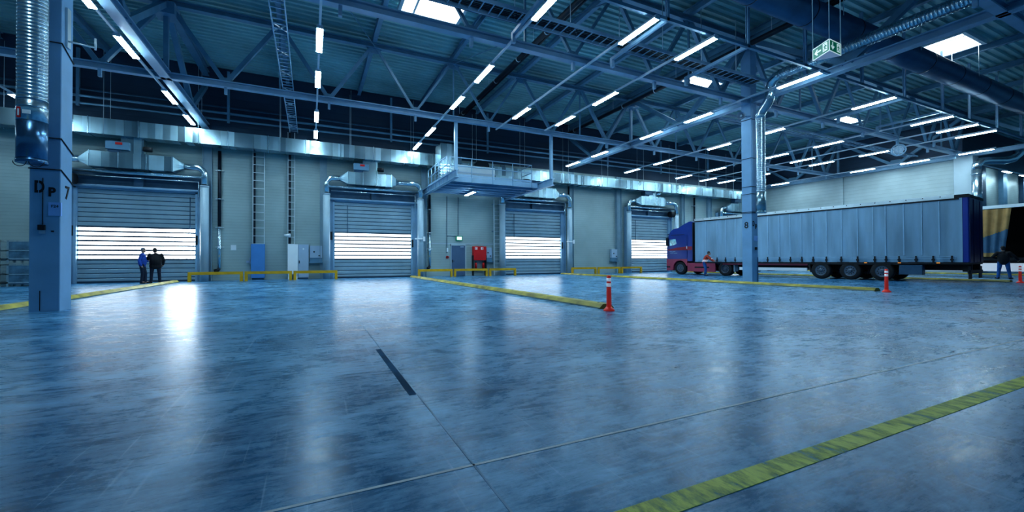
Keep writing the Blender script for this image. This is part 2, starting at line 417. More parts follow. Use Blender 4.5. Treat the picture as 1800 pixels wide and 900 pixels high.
# floor joints
tj = B().box((-30, 2.115, 0), (40, 2.135, .002)).build('floor_joint', M['joint']); tag(tj, 'long pale sealed floor joint running across the foreground', 'floor joint')
tj = B().mset(0).box((.785, -4, 0), (.797, 26, .002)).mset(1).box((.725, 3.45, 0), (.783, 5.4, .002)).build('floor_joint', [mat('joint_sealant_dull', (.26, .42, .58), .6, 0, .5, 1.2), M['joint_dark']]); tag(tj, 'thin floor joint with a dark filled stretch, running towards the second dock door', 'floor joint')
ts = B().box((.2, 1.335, 0), (34, 1.46, .003)).build('floor_stripe', M['stripe']); tag(ts, 'worn yellow painted stripe on the concrete in the near right corner', 'floor marking')

# wall pilasters
for i, (u, wd) in enumerate(((-5.2, .42), (.70, .40), (18.95, .40), (23.8, .5), (35.0, .5), (12.9, .35), (6.95, .35), (31.4, .4))):
    struct(B().ibeam((u, D-.14, 0), (u, D-.14, 8.2), .26, wd, up=(1, 0, 0)).build('trim_%d' % (i+1), M['trim']))
struct(B().box((7.2, D-.03, 2.24), (13.0, D, 2.33)).build('trim_9', M['frame_grey']))
for i, v in enumerate((21.3,)):
    struct(B().box((43.45, v-.22, 0), (43.62, v+.22, 8.5)).build('trim_%d' % (10+i), M['siding_light']))
for i, u in enumerate((46, 50.6, 55.2, 60, 65)):
    struct(B().box((u-.45, 14.3, 0), (u+.45, 14.62, 8.9)).build('trim_%d' % (13+i), M['steel_dark'] if i % 2 else M['steel']))

# skylights in the roof
for i, (x0, x1, y0, y1) in enumerate(((3.5, 5.95, 17.0, 18.35), (20.2, 22.75, 17.4, 18.75), (28.15, 30.4, 8.6, 10.0), (36.4, 38.75, 17.4, 18.7))):
    r = sroot('window_%d' % (i+1), ((x0+x1)/2, (y0+y1)/2, ZD-.04))
    fr = B(); t = .14
    for a, b in (((x0-t, y0-t), (x1+t, y0)), ((x0-t, y1), (x1+t, y1+t)), ((x0-t, y0), (x0, y1)), ((x1, y0), (x1+t, y1))):
        fr.box((a[0], a[1], ZD-.20), (b[0], b[1], ZD+.02))
    xm = x0+.55; fr.box((xm-.05, y0, ZD-.12), (xm+.05, y1, ZD-.01))
    fr.build('window_frame', M['white'], r)
    B().box((x0, y0, ZD-.06), (x1, y1, ZD-.03)).build('window_pane', M['sky'], r)

# ------------------------------------------------------------------ dock doors
DOORS = [(-10.56, -5.72), (1.33, 6.08), (13.06, 17.92), (24.9, 29.45), (36.4, 41.0)]
ZH = 4.80
for i, (x0, x1) in enumerate(DOORS):
    r = sroot('door_%d' % (i+1), ((x0+x1)/2, D, 0))
    y = D-.12; n = 20; h = ZH/n
    p = B()
    for k in range(n):
        if 5 <= k < 12: continue
        p.prism_ax([(y, k*h+.015), (y-.025, k*h+.045), (y-.025, k*h+h-.03), (y, k*h+h-.004), (D-.02, k*h+h-.004), (D-.02, k*h+.015)], x0, x1, 0)
    p.build('door_panel', M['door_panel'], r)
    g = B()
    for k in range(n+1):
        zz = k*h; th = .043 if 5 <= k <= 12 else .014
        g.box((x0, y-.03 if 5 <= k <= 12 else y-.008, max(.0, zz-th)), (x1, D-.03, zz+th))
    g.box((x0, y-.03, 0), (x1, D-.02, .10))
    g.build('slat_joint', M['slat_gap'], r)
    q = B()
    for k in range(5, 12): q.box((x0+.03, y-.005, k*h+.02), (x1-.03, y+.02, k*h+h-.02))
    q.build('window_strip', M['day_sun'] if i == 0 else M['day'], r, label='translucent window rows glowing with daylight')
    for s, xx in ((-1, x0), (1, x1)):
        gr = B().box((xx, D-.30, 0), (xx+s*.10, D-.02, 5.0)).box((xx+s*.10, D-.22, 0), (xx+s*.34, D-.02, 5.0))
        gr.box((xx+s*.34, D-.34, 0), (xx+s*.40, D-.02, 5.7)); gr.build('guide_rail', M['steel_light'], r)
    hd = B().tube([(x0-.35, D-.42, 4.93), (x1+.35, D-.42, 4.93)], .07, 10).box((x0-.3, D-.30, 4.80), (x1+.3, D-.05, 5.0))
    hd.build('lintel', M['steel_light'], r)
    hd = B().tube([(x0-.35, D-.62, 5.66), (x1+.35, D-.62, 5.66)], .09, 12).tube([(x0-.2, D-.55, 5.42), (x1+.2, D-.55, 5.42)], .035, 8)
    hd.tube([(x1+.2, D-.55, 5.42), (x1+.2, D-.55, 4.6)], .035, 8)
    hd.build('header_tube', M['chrome'], r)
    B().box((x0-.3, D-.12, 5.02), (x1+.3, D-.02, 5.75)).box(((x0+x1)/2-.2, D-.3, 5.0), ((x0+x1)/2+.2, D-.12, 5.6)).build('drum_cover', M['steel_dark'], r)
    s = -1 if i == 0 else 1
    xm = x0-.40 if s < 0 else x1-.15
    if i in (0, 3):
        B().tube([(xm, D-.6, 5.2), (xm+.5, D-.6, 5.2)], .26, 14).build('motor', M['black'], r)
    if i in (1, 2):
        B().cbox((x1+.1, 27.5, 2.50), (x1+.72, 27.6, 2.58), .01).cbox((x1+.62, 27.44, 2.38), (x1+.76, 27.62, 2.68), .01).build('sensor_arm', M['reflect'], r)
    # pull cord hanging in front of panel
    B().tube([(x0+.75 if i else x1-.25, D-.2, 4.6), (x0+.75 if i else x1-.25, D-.2, 2.6)], .018, 6).build('pull_cord', M['steel_dark'], r)
    B().box((x1+.02, D-.36, 2.0), (x1+.12, D-.30, 2.5)).box((x0-.30, D-.30, 2.4), (x0-.12, D-.22, 2.9)).build('switch_box', M['black'], r)

# fire escape door
r = sroot('door_6', (9.5, D, 0))
B().box((8.93, D-.05, .02), (9.97, D-.01, 2.16)).build('door_leaf', M['door_grey'], r)
B().box((8.86, D-.08, 0), (8.94, D, 2.24)).box((9.96, D-.08, 0), (10.04, D, 2.24)).box((8.86, D-.08, 2.15), (10.04, D, 2.24)).build('door_frame', M['frame_grey'], r)
B().tube([(9.02, D-.06, 1.05), (9.02, D-.11, 1.05), (9.17, D-.11, 1.05)], .014, 8).box((9.0, D-.07, .95), (9.05, D-.05, 1.15)).build('door_handle', M['black'], r)
B().box((9.6, D-.1, 2.03), (9.85, D-.05, 2.09)).build('door_closer', M['cab_grey'], r)

# ------------------------------------------------------------------ columns
def column(u, v, label, wx=.5, wy=.5, z=11.4):
    t = thing('steel_column', label, 'column', (u, v, 0), group=None)
    B().cbox((u-wx/2, v-wy/2, 0), (u+wx/2, v+wy/2, z), .012).build('shaft', M['column'], t)
    return t
colA = column(COLS[0], 13.05, 'square pale blue column with the stencilled number 7, nearest the two talking men')
v0 = 13.05-.25-.006
lettering('D', .36, plane_mtx((U0-.09, v0, 2.74), (1, 0, 0), (0, 0, 1)), M['ink'], colA, bold=.012, narrow=.62)
lettering('P', .27, plane_mtx((U0+.11, v0, 2.64), (1, 0, 0), (0, 0, 1)), M['ink'], colA, bold=.010, narrow=.85)
B().box((U0-.105, v0-.006, 2.58), (U0-.092, v0-.0045, 2.90)).build('stencil_gap', M['column'], colA)
lettering('7', .42, plane_mtx((U0+.256, 13.07, 2.66), (0, 1, -.02), (0, .02, 1)), M['ink'], colA, bold=.006, narrow=.9)
st = B()
for z in (6.0, 3.85, 3.15):
    a = .262
    st.tube([(U0-a, 13.05-a, z), (U0+a, 13.05-a, z), (U0+a, 13.05+a, z-.25)], .014, 6).cut()
st.build_each('strap', M['black'], colA)
B().tube([(U0-.03, v0-.01, 2.95), (U0-.03, v0-.01, 1.92)], .008, 6).build('cable', M['black'], colA)
B().cbox((U0-.10, v0-.05, 1.80), (U0+.02, v0, 1.91), .01).build('socket_box', M['black'], colA)
B().box((U0-.085, v0-.012, 1.72), (U0+.01, v0, 1.79)).build('name_plate', M['cab_grey'], colA)
B().box((U0+.11, v0-.02, 1.76), (U0+.15, v0, 1.79)).build('cable_clip', M['black'], colA)
B().box((U0-.075, v0-.004, .02), (U0-.062, v0, .46)).build('crack_mark', M['ink'], colA)
B().tube([(U0+.28, 13.0, 6.15), (U0+.75, 13.0, 6.1)], .02, 8).tube([(U0+.75, 13.0, 6.05), (U0+.75, 13.0, 6.32)], .022, 8).box((U0+.25, 12.95, 6.0), (U0+.29, 13.1, 6.9)).build('bracket_arm', M['alu'], colA)
pp = thing('paper_sign', 'blue paper sheet reading F24 taped to the column numbered 7', 'sign', (U0+.17, v0-.003, 2.22))
B().box((U0+.06, v0-.008, 2.12), (U0+.255, v0-.001, 2.42)).box((U0+.253, v0-.008, 2.12), (U0+.262, v0+.05, 2.42)).build('sheet', M['paper'], pp)
lettering('F24', .085, plane_mtx((U0+.165, v0-.010, 2.33), (1, 0, 0), (0, 0, 1)), M['ink'], pp)

colB = column(COLS[1], 13.1, 'square pale blue column with the stencilled number 8, standing in front of the long trailer', .42, .5)
v1 = 13.1-.25-.006; ub = COLS[1]
lettering('8', .42, plane_mtx((ub-.216, 13.12, 2.72), (0, -1, 0), (0, 0, 1)), M['ink'], colB, bold=.004)
lettering('D', .34, plane_mtx((ub-.09, v1, 2.78), (1, 0, 0), (0, 0, 1)), M['ink'], colB, bold=.008, narrow=.6)
lettering('p', .34, plane_mtx((ub+.09, v1, 2.72), (1, 0, 0), (0, 0, 1)), M['ink'], colB, bold=.008, narrow=.7)
st = B()
for z in (7.75, 5.9, 4.55, 4.2, 3.35, 3.3): st.tube([(ub-.222, 13.36, z), (ub-.222, 12.84, z), (ub+.222, 12.84, z)], .012, 6).cut()
st.build_each('strap', M['black'], colB)
B().cbox((ub-.02, v1-.06, 1.55), (ub+.1, v1, 1.68), .01).build('socket_box', M['black'], colB)
B().box((ub+.17, v1-.03, .02), (ub+.185, v1, 1.2)).build('crack_mark', M['steel_dark'], colB)
pp = thing('paper_sign', 'two small blue notices on the column numbered 8', 'sign', (ub, v1-.003, 2.0))
B().box((ub-.06, v1-.008, 1.98), (ub+.06, v1-.001, 2.22)).box((ub+.08, v1-.008, 1.96), (ub+.19, v1-.001, 2.22)).build('sheet', M['paper'], pp)
sp = thing('horn_speaker', 'pale round loudspeaker mounted high on the column numbered 8', 'loudspeaker', (ub-.5, 13.1, 7.85))
B().tube([(ub-.20, 13.1, 7.92), (ub-.5, 13.1, 7.9)], .03, 8).build('bracket', M['steel'], sp)
B().tube([(ub-.42, 13.2, 7.9), (ub-.55, 13.1, 7.89), (ub-.72, 12.98, 7.87)], [.06, .09, .19], 20, False).tube([(ub-.50, 13.14, 7.9), (ub-.68, 13.01, 7.88)], .05, 10).build('horn', M['curtain_pale'], sp)
colC = column(COLS[2], 13.1, 'far column clad in a white box at the end of the light wall behind the trailer', 1.0, 1.0, 8.5)
colC.children[0].data.materials[0] = mat('column_cladding', (.42, .50, .55), .5, 0, .08, 1)

# ------------------------------------------------------------------ trusses
def truss(u0, u1, v, label, detail=True):
    t = thing('roof_truss', label, 'roof truss', (u0, v, ZB), group=None)
    B().ibeam((u0+.02, v, ZB), (u1-.02, v, ZB), .26, .26, .05, .05).build('bottom_chord', M['steel_light'], t)
    B().ibeam((u0+.02, v, ZT), (u1-.02, v, ZT), .26, .24, .04, .05).build('top_chord', M['steel'], t)
    n = 6; p = (u1-u0)/n
    for k in range(n):
        a, m, b = u0+k*p, u0+(k+.5)*p, u0+(k+1)*p
        wd = (.17, .15, .11, .11, .15, .17)[k]
        B().bar((a+.12, v, ZT-.1), (m-.06, v, ZB+.13), wd, wd, (0, 1, 0)).build('diagonal', M['steel'], t)
        B().bar((m+.06, v, ZB+.13), (b-.12, v, ZT-.1), wd, wd, (0, 1, 0)).build('diagonal', M['steel'], t)
        g = B().prism_ax([(m-.30, ZB+.12), (m+.30, ZB+.12), (m+.16, ZB+.30), (m-.16, ZB+.30)], v-.012, v+.012, 1)
        g.cut().prism_ax([(b-.38, ZT-.1), (b+.38, ZT-.1), (b+.18, ZT-.36), (b-.18, ZT-.36)], v-.012, v+.012, 1)
        g.build_each('gusset_plate', M['steel'], t)
        B().box((m-.05, v-.06, ZB-.42), (m+.05, v+.06, ZB-.13)).build('hanger_bracket', M['steel_light'], t)
    for k in (1, 3, 5):
        B().bar((u0+k*p, v, ZT-.1), (u0+k*p, v, ZB+.13), .07).build('post', M['steel'], t)
    return t
truss(COLS[0], COLS[1], TV[2], 'roof truss between the two numbered columns, nearer the dock wall')
truss(COLS[0], COLS[1], TV[1], 'roof truss meeting the head of the column numbered 8 from the left')
truss(COLS[0]-BAY, COLS[0], TV[2], 'roof truss left of the column numbered 7, nearer the dock wall')
truss(COLS[0]-BAY, COLS[0], TV[1], 'roof truss left of the column numbered 7, above its head')
truss(COLS[1], COLS[2], TV[2], 'roof truss right of the column numbered 8, nearer the dock wall')
truss(COLS[1], COLS[2], TV[1], 'roof truss right of the column numbered 8, above the long trailer')
truss(COLS[1], COLS[2], TV[0], 'nearest roof truss in the upper right corner, in front of the round duct')
truss(COLS[0], COLS[1], TV[0], 'nearest roof truss overhead, left of the upper right corner')

def girder(u, label):
    t = thing('roof_girder', label, 'roof girder', (u, TV[2], ZB))
    B().ibeam((u, -3.2, ZB+.02), (u, D-.05, ZB+.02), .34, .30, .05, .05).build('bottom_chord', M['steel_light'], t)
    B().ibeam((u, -3.2, ZT), (u, D-.05, ZT), .3, .26, .05, .05).build('top_chord', M['steel'], t)
    tops = [-3.25, 4.9, 13.06, 21.3, 29.4]
    for a, b in zip(tops[:-1], tops[1:]):
        m = (a+b)/2
        B().bar((u, a+.15, ZT-.1), (u, m-.1, ZB+.17), .22, .2, (1, 0, 0)).build('diagonal', M['steel'], t)
        q = (u, b-.15, ZT-.1) if b < D else (u, D-.1, ZT-.7)
        B().bar((u, m+.1, ZB+.17), q, .22, .2, (1, 0, 0)).build('diagonal', M['steel'], t)
        B().prism_ax([(m-.6, ZB+.16), (m+.6, ZB+.16), (m+.3, ZB+.6), (m-.3, ZB+.6)], u-.015, u+.015, 0).build('gusset_plate', M['steel'], t)
    for b in (4.9, 21.3):
        B().bar((u, b, ZT-.1), (u, b, ZB+.16), .16).build('post', M['steel'], t)
        B().box((u-.35, b-.4, ZT-.6), (u+.35, b+.4, ZT-.1)).build('gusset_plate', M['steel'], t)
    return t
girder(COLS[0], 'roof girder running from overhead to the dock wall, above the column numbered 7')
girder(COLS[1], 'roof girder running through the head of the column numbered 8 to the dock wall')
girder(COLS[2], 'far roof girder along the top of the light wall behind the trailer')

# purlins carrying the deck
n = 0
for k in range(-6, 14):
    u = COLS[0]+PITCH*k
    W_ = ['', 'first', 'second', 'third', 'fourth', 'fifth', 'sixth', 'seventh', 'eighth', 'ninth', 'tenth', 'eleventh', 'twelfth', 'thirteenth']
    lab = 'steel roof purlin above the column numbered 7' if k == 0 else 'steel roof purlin, %s to the %s of the column numbered 7' % (W_[abs(k)], 'right' if k > 0 else 'left')
    tag(B().ibeam((u, -8.8, 11.90), (u, D-.02, 11.90), .2, .30, .03, .03).build('roof_purlin', M['steel'], None), lab, 'purlin', 'purlins under the roof deck')

# thin sag rods in the roof (pairs of bracing)
for i, (a, b, wh) in enumerate((((-1.25, 13.2), (2.8, 21.1), 'left of'), ((10.9, 13.2), (6.85, 21.1), 'right of'))):
    tag(B().tube([(a[0], a[1], 11.5), (b[0], b[1], 11.5)], .02, 6).build('bracing_rod', M['steel']), 'thin diagonal bracing rod under the roof %s the first skylight' % wh, 'bracing rod')

# ------------------------------------------------------------------ light rows
SLOT = [10.24, 15.15, 18.45, 23.28, 26.55]
ROWS = [  # u, slots, rail range, words
 (-17.6, [3, 4], (9.4, 27.6), 'leftmost row'),
 (-11.77, [3, 4], (9.4, 27.6), 'row left of column 7'),
 (-5.66, [0, 1, 2, 3, 4], (4, 27.6), 'row above column 7'),
 (.25, [0, 1, 2, 3, 4], (4, 27.6), 'row before the second dock door'),
 (6.1, [0, 1, 2, 3, 4], (8.5, 27.6), 'row ending at the platform'),
 (9.42, [0, 2], (9.4, 21.6), 'short row over the platform'),
 (12.0, [0, 1, 2], (9.4, 20.6), 'row right of the platform'),
 (17.95, [0, 1, 2, 3, 4], (9.4, 27.6), 'row above column 8'),
 (23.76, [0, 1, 2, 3, 4], (9.4, 27.6), 'first row right of column 8'),
 (29.62, [0, 1, 2, 3, 4], (9.4, 27.6), 'second row right of column 8'),
 (32.68, [0, 2, 4], (9.4, 27.6), 'third row right of column 8'),
 (35.15, [0, 1, 2, 3, 4], (9.4, 27.6), 'fourth row right of column 8'),
 (40.98, [5, 1, 2, 6], (11.0, 27.6), 'last row by the light wall')]
SLOT += [11.92, 25.15]
proto = None
LZ = 8.4
for u, slots, (r0, r1), words in ROWS:
    rl = B().box((u-.035, r0, LZ+.05), (u+.035, r1, LZ+.12))
    tag(rl.build('lighting_rail', M['housing']), 'thin mounting rail of the %s' % words, 'lighting rail', 'lighting rails')
    ordn = ['nearest', 'second', 'third', 'fourth', 'last']
    sl = sorted(slots, key=lambda q: SLOT[q])
    for j, q in enumerate(sl):
        lab = 'lit strip lamp, %s in the %s' % (ordn[j]+' from the camera' if j < len(sl)-1 else 'farthest one', words)
        if proto is None:
            proto = thing('strip_light', lab, 'strip light', (u, SLOT[q], LZ), group='strip lights under the roof')
            L = .86
            B().prism_ax([(-.10, .0), (.10, .0), (.07, .09), (-.07, .09)], -L, L, 1).build('housing', M['housing'], proto, local=True)
            B().box((-.085, -L+.03, -.03), (.085, L-.03, .0)).build('diffuser', M['tube'], proto, local=True)
            B().box((-.10, -L-.01, -.034), (.10, -L+.03, .03)).cut().box((-.10, L-.03, -.034), (.10, L+.01, .03)).build_each('end_cap', M['housing'], proto, local=True)
        else: dup(proto, (u, SLOT[q], LZ), lab)
for k, (x, wh) in enumerate(((52.4, 'left'), (56.3, 'right'), (60.4, 'rightmost, partly cropped'))):
    dup(proto, (x, 13.5, 8.35), 'strip lamp in the dark bay at the far right edge, %s of the pair' % wh if k < 2 else 'strip lamp beyond the far right edge bay', PI/2)
tag(B().box((44.2, 13.46, 8.42), (78, 13.54, 8.5)).build('lighting_rail', M['housing']), 'thin mounting rail in the dark bay at the far right', 'lighting rail', 'lighting rails')
# lamp under the platform
dup(proto, (9.3, 25.5, 5.42), 'single strip lamp on the underside of the steel platform')

# U-direction hanging rail with posts and short arms
hr = thing('hanging_rail', 'long hanging steel rail with drop posts, in front of the big round duct', 'hanging rail', (20, 9.6, 8.6))
B().bar((-1, 9.62, 8.62), (43, 9.62, 8.62), .10, .10).build('rail', M['steel'], hr)
for u in (2.0, 6.0, 10.06, 13.9, 17.3, 21.4, 25.1, 29.05, 32.3, 36.05, 39.8):
    B().ibeam((u, 9.62, 8.57), (u, 9.62, 11.75), .10, .10, .02, .02).build('drop_post', M['steel_light'], hr)
for u in (5.95, 10.06, 13.9, 25.1, 29.05, 36.05):
    B().bar((u, 9.66, 8.62), (u+.1, 12.4, 8.62), .10, .11).box((u+.04, 12.34, 8.3), (u+.16, 12.46, 8.66)).build('arm', M['steel_light'], hr)

# ------------------------------------------------------------------ ducts under the roof
def ribbed(mb, path, r, n=24, pitch=.09, amp=.012):
    """tube with raised spiral seams"""
    pts = [Vector(p) for p in path]; out = []; rs = []
    for a, b in zip(pts[:-1], pts[1:]):
        L = (b-a).length; k = max(1, int(L/pitch))
        for i in range(k):
            for f, rr in ((0, r+amp), (.18, r+amp), (.24, r), (.92, r)):
                out.append(a.lerp(b, (i+f)/k)); rs.append(rr)
    out.append(pts[-1]); rs.append(r)
    mb.tube(out, rs, n, True, True); return mb
bd = thing('round_duct', 'large dark blue round ventilation duct crossing the upper right of the roof space', 'ventilation duct', (25, 9.0, 10.1))
B().tube([(2, 8.98, 10.08), (60, 8.98, 10.08)], .47, 36).build('duct_body', M['duct_blue'], bd)
sb = B()
for k in range(15):
    u = 4.2+k*3.0; sb.tube([(u-.02, 8.98, 10.08), (u+.02, 8.98, 10.08)], .482, 36).cut()
sb.build_each('joint_band', M['darkpipe'], bd)
hb = B()
for k in range(8):
    u = 5.7+6*k; hb.tube([(u, 8.5, 10.1), (u, 8.5, 11.9)], .012, 6).cut().tube([(u, 9.46, 10.1), (u, 9.46, 11.9)], .012, 6).cut()
hb.build_each('hanger_rod', M['alu'], bd)

# spiral duct on column 7
d7 = thing('spiral_duct', 'spiral steel duct hanging in front of the column numbered 7 at the left edge', 'ventilation duct', (U0, 12.4, 3.05))
cx, cy = -5.32, 12.36
ribbed(B(), [(cx, cy, 4.45), (cx, cy, 11.5)], .225, 28, .075, .01).build('spiral_pipe', M['galv_spiral'], d7)
B().tube([(cx, cy, 3.20), (cx, cy, 4.12)], .232, 28).tube([(cx, cy, 3.18), (cx, cy, 3.26)], .24, 28).build('outlet_sleeve', mat('outlet_sleeve_steel', (.10, .22, .36), .25, .8, .15, 3), d7)
B().tube([(cx, cy, 4.06), (cx, cy, 4.55)], .236, 28).tube([(cx, cy, 4.34), (cx, cy, 4.37)], .242, 28).tube([(cx, cy, 4.5), (cx, cy, 4.54)], .243, 28).build('collar', M['galv_spiral'], d7)
B().box((cx-.14, cy-.225, 4.08), (cx-.085, cy-.17, 4.30)).build('red_label', M['red'], d7)
B().box((cx-.125, cy-.23, 4.12), (cx-.10, cy-.18, 4.26)).build('label_print', M['reflect'], d7)
B().box((cx-.05, cy-.245, 4.17), (cx+.07, cy-.20, 4.25)).build('white_label', M['reflect'], d7)
B().tube(arc((cx-.1, cy-.2, 3.18), .1, PI, 2*PI, 8, (1, 0, 0), (0, 0, 1)), .008, 6).tube(arc((cx+.15, cy-.2, 3.2), .12, PI, 2*PI, 8, (1, 0, 0), (0, 0, 1)), .008, 6).build('wire_loop', M['black'], d7)

# spiral duct on column 8: drops in front of the column, s-bend, then runs towards the camera
d8 = thing('spiral_duct', 'spiral steel duct that drops in front of the column numbered 8 after an s-bend', 'ventilation duct', (ub, 12.5, 3.2))
cx, cy = 18.97, 12.55
ribbed(B(), [(cx, cy, 4.3), (cx, cy, 7.75)], .207, 24, .06, .005).build('spiral_pipe', M['galv_spiral'], d8)
B().tube([(cx, cy, 3.28), (cx, cy, 4.25)], .212, 24).tube([(cx, cy, 3.26), (cx, cy, 3.34)], .222, 24).build('outlet_sleeve', M['galv'], d8)
bend = [(cx, cy, 7.7), (cx, cy, 7.85), (cx-.02, cy-.1, 8.02), (cx-.05, cy-.4, 8.3), (cx-.08, cy-.52, 8.5), (cx-.1, cy-.56, 8.75)]
bend += [(cx-.12, cy-.58, 8.95), (cx-.2, cy-.70, 9.14), (cx-.27, cy-.92, 9.24), (cx-.3, cy-1.2, 9.27)]
B().tube(bend, .215, 24).build('elbow', M['chrome'], d8)
ribbed(B(), [(cx-.3, cy-1.15, 9.27), (cx-.3, 2.0, 9.27)], .215, 24, .10, .009).build('spiral_pipe', M['galv_spiral'], d8)

# pipe at the far right corner
d9 = thing('spiral_duct', 'bent steel duct dropping beside the far white box column behind the trailer', 'ventilation duct', (42.6, 12.2, 4))
B().tube([(42.45, 12.35, 3.4), (42.45, 12.35, 7.4)], .26, 20).tube([(42.45, 12.35, 7.05), (42.45, 12.35, 7.12)], .285, 20).build('drop_pipe', M['galv_spiral'], d9)
B().tube([(42.45, 12.35, 7.4), (42.47, 12.33, 7.75), (42.7, 12.2, 7.98), (43.1, 12.0, 8.03), (44.2, 11.5, 8.03), (44.7, 11.2, 8.15), (44.9, 11.0, 8.45), (44.9, 10.95, 9.2)], .26, 20).build('elbow', M['chrome'], d9)

# black pipes with clips running towards the dock wall
for k, (u, z, wh) in enumerate(((9.0, 10.78, 'over the steel platform'), (17.75, 10.78, 'above the column numbered 8'))):
    t = thing('heating_pipe', 'twin black pipe under the roof %s' % wh, 'pipe', (u, 18, z))
    B().tube([(u, 3, z), (u, D-.3, z)], .12, 12).tube([(u+.3, 3, z+.1), (u+.3, D-.3, z+.1)], .06, 8).build('pipe_run', M['darkpipe'], t)
    cl = B()
    for j in range(9): cl.tube([(u, 4.4+2.7*j, z), (u, 4.46+2.7*j, z)], .135, 12).cut()
    cl.build_each('pipe_clip', M['alu'], t)
    rd = B()
    for j in range(5): rd.tube([(u, 6+5.2*j, z), (u, 6+5.2*j, 11.9)], .012, 6).cut()
    rd.build_each('hanger_rod', M['alu'], t)

# cable trays
def ladder_tray(mb, p0, p1, w, step, side, hgt=.12):
    p0, p1, side = Vector(p0), Vector(p1), Vector(side).normalized(); d = (p1-p0).normalized(); L = (p1-p0).length
    up = side.cross(d).normalized()
    for s in (-1, 1): mb.bar(p0+side*s*w/2, p1+side*s*w/2, .03, hgt, up)
    n = int(L/step)
    for i in range(n+1):
        q = p0+d*(i*step); mb.bar(q-side*w/2, q+side*w/2, .035, .03, up)
    return mb
t = thing('cable_tray', 'ladder cable tray with X bracing crossing the roof space towards the column numbered 8', 'cable tray', (10, 12.1, 9))
ladder_tray(B(), (-2, 12.1, 9.05), (18.3, 12.1, 9.05), .62, .34, (0, 1, 0)).build('tray', M['steel_light'], t)
xb = B()
for k in range(7):
    u = 3.9+2.2*k
    xb.bar((u-.3, 11.8, 9.12), (u+.3, 12.4, 9.12), .03).bar((u-.3, 12.4, 9.12), (u+.3, 11.8, 9.12), .03)
    xb.cut().tube([(u, 12.4, 9.1), (u, 12.4, 11.8)], .015, 6).cut()
xb.build_each('brace', M['alu'], t)
B().bar((-2, 12.55, 9.22), (18.3, 12.55, 9.22), .04, .32).build('side_plate', M['steel_dark'], t)
cb = B()
for j in range(6): cb.tube([(-2, 11.86+.09*j, 9.10), (18.2, 11.88+.088*j, 9.10)], .022, 6).cut()
cb.build_each('cable', M['darkpipe'], t)
tt = thing('cable_tray', 'smaller ladder cable tray in the roof space right of the column numbered 8', 'cable tray', (31, 15.5, 8.9))
ladder_tray(B(), (20, 15.8, 9.1), (42.6, 15.8, 9.1), .5, .4, (0, 1, 0)).build('tray', M['steel_light'], tt)
t = thing('cable_tray', 'ladder cable tray running under the roof then down the dock wall to the white cabinet', 'cable tray', (-.95, 25, 8.8))
ladder_tray(B(), (-.93, 4, 8.85), (-.93, D-.25, 8.85), .42, .33, (1, 0, 0)).build('tray', M['steel_light'], t)
ladder_tray(B(), (-1.06, D-.2, 2.1), (-1.06, D-.2, 8.8), .36, .42, (1, 0, 0)).build('vertical_tray', M['alu'], t)
B().box((-1.2, D-.16, 2.1), (-1.08, D-.1, 8.8)).build('cable', M['darkpipe'], t)
xb = B()
for k in range(13):
    v = 4.3+1.9*k
    xb.bar((-1.14, v, 8.93), (-.72, v+.5, 8.93), .03).bar((-.72, v, 8.93), (-1.14, v+.5, 8.93), .03).cut()
xb.build_each('brace', M['alu'], t)
t = thing('cable_tray', 'vertical ladder cable tray on the dock wall above the blue cabinet', 'cable tray', (-2.73, D-.2, 5))
ladder_tray(B(), (-2.74, D-.2, 2.1), (-2.74, D-.2, 7.45), .58, .46, (1, 0, 0)).build('vertical_tray', M['alu'], t)
B().box((-3.0, D-.15, 2.1), (-2.9, D-.08, 7.4)).build('cable', M['darkpipe'], t)

# ------------------------------------------------------------------ duct along the dock wall
for k, (u0, u1, z0, z1, lab) in enumerate(((-33, 9.3, 7.38, 8.17, 'long rectangular sheet metal duct along the dock wall, left of the steel platform'), (9.35, 38.2, 7.02, 7.76, 'rectangular sheet metal duct along the dock wall, right of the steel platform'))):
    t = thing('wall_duct', lab, 'ventilation duct', ((u0+u1)/2, 27.5, z0))
    B().box((u0, 27.2, z0), (u1, 27.95, z1)).build('duct_body', M['galv'], t)
    fl = B(); u = u0+.4
    while u < u1-.2:
        fl.box((u, 27.17, z0-.03), (u+.04, 27.98, z1+.03)).cut(); u += 1.9
    fl.build_each('flange', M['galv_spiral'], t)
    hg = B(); u = u0+1
    while u < u1:
        hg.tube([(u, 27.18, z0-.05), (u, 27.18, 11.5)], .012, 6).cut().tube([(u, 27.97, z0-.05), (u, 27.97, 11.5)], .012, 6).cut(); u += 3.8
    hg.build_each('hanger_rod', M['alu'], t)

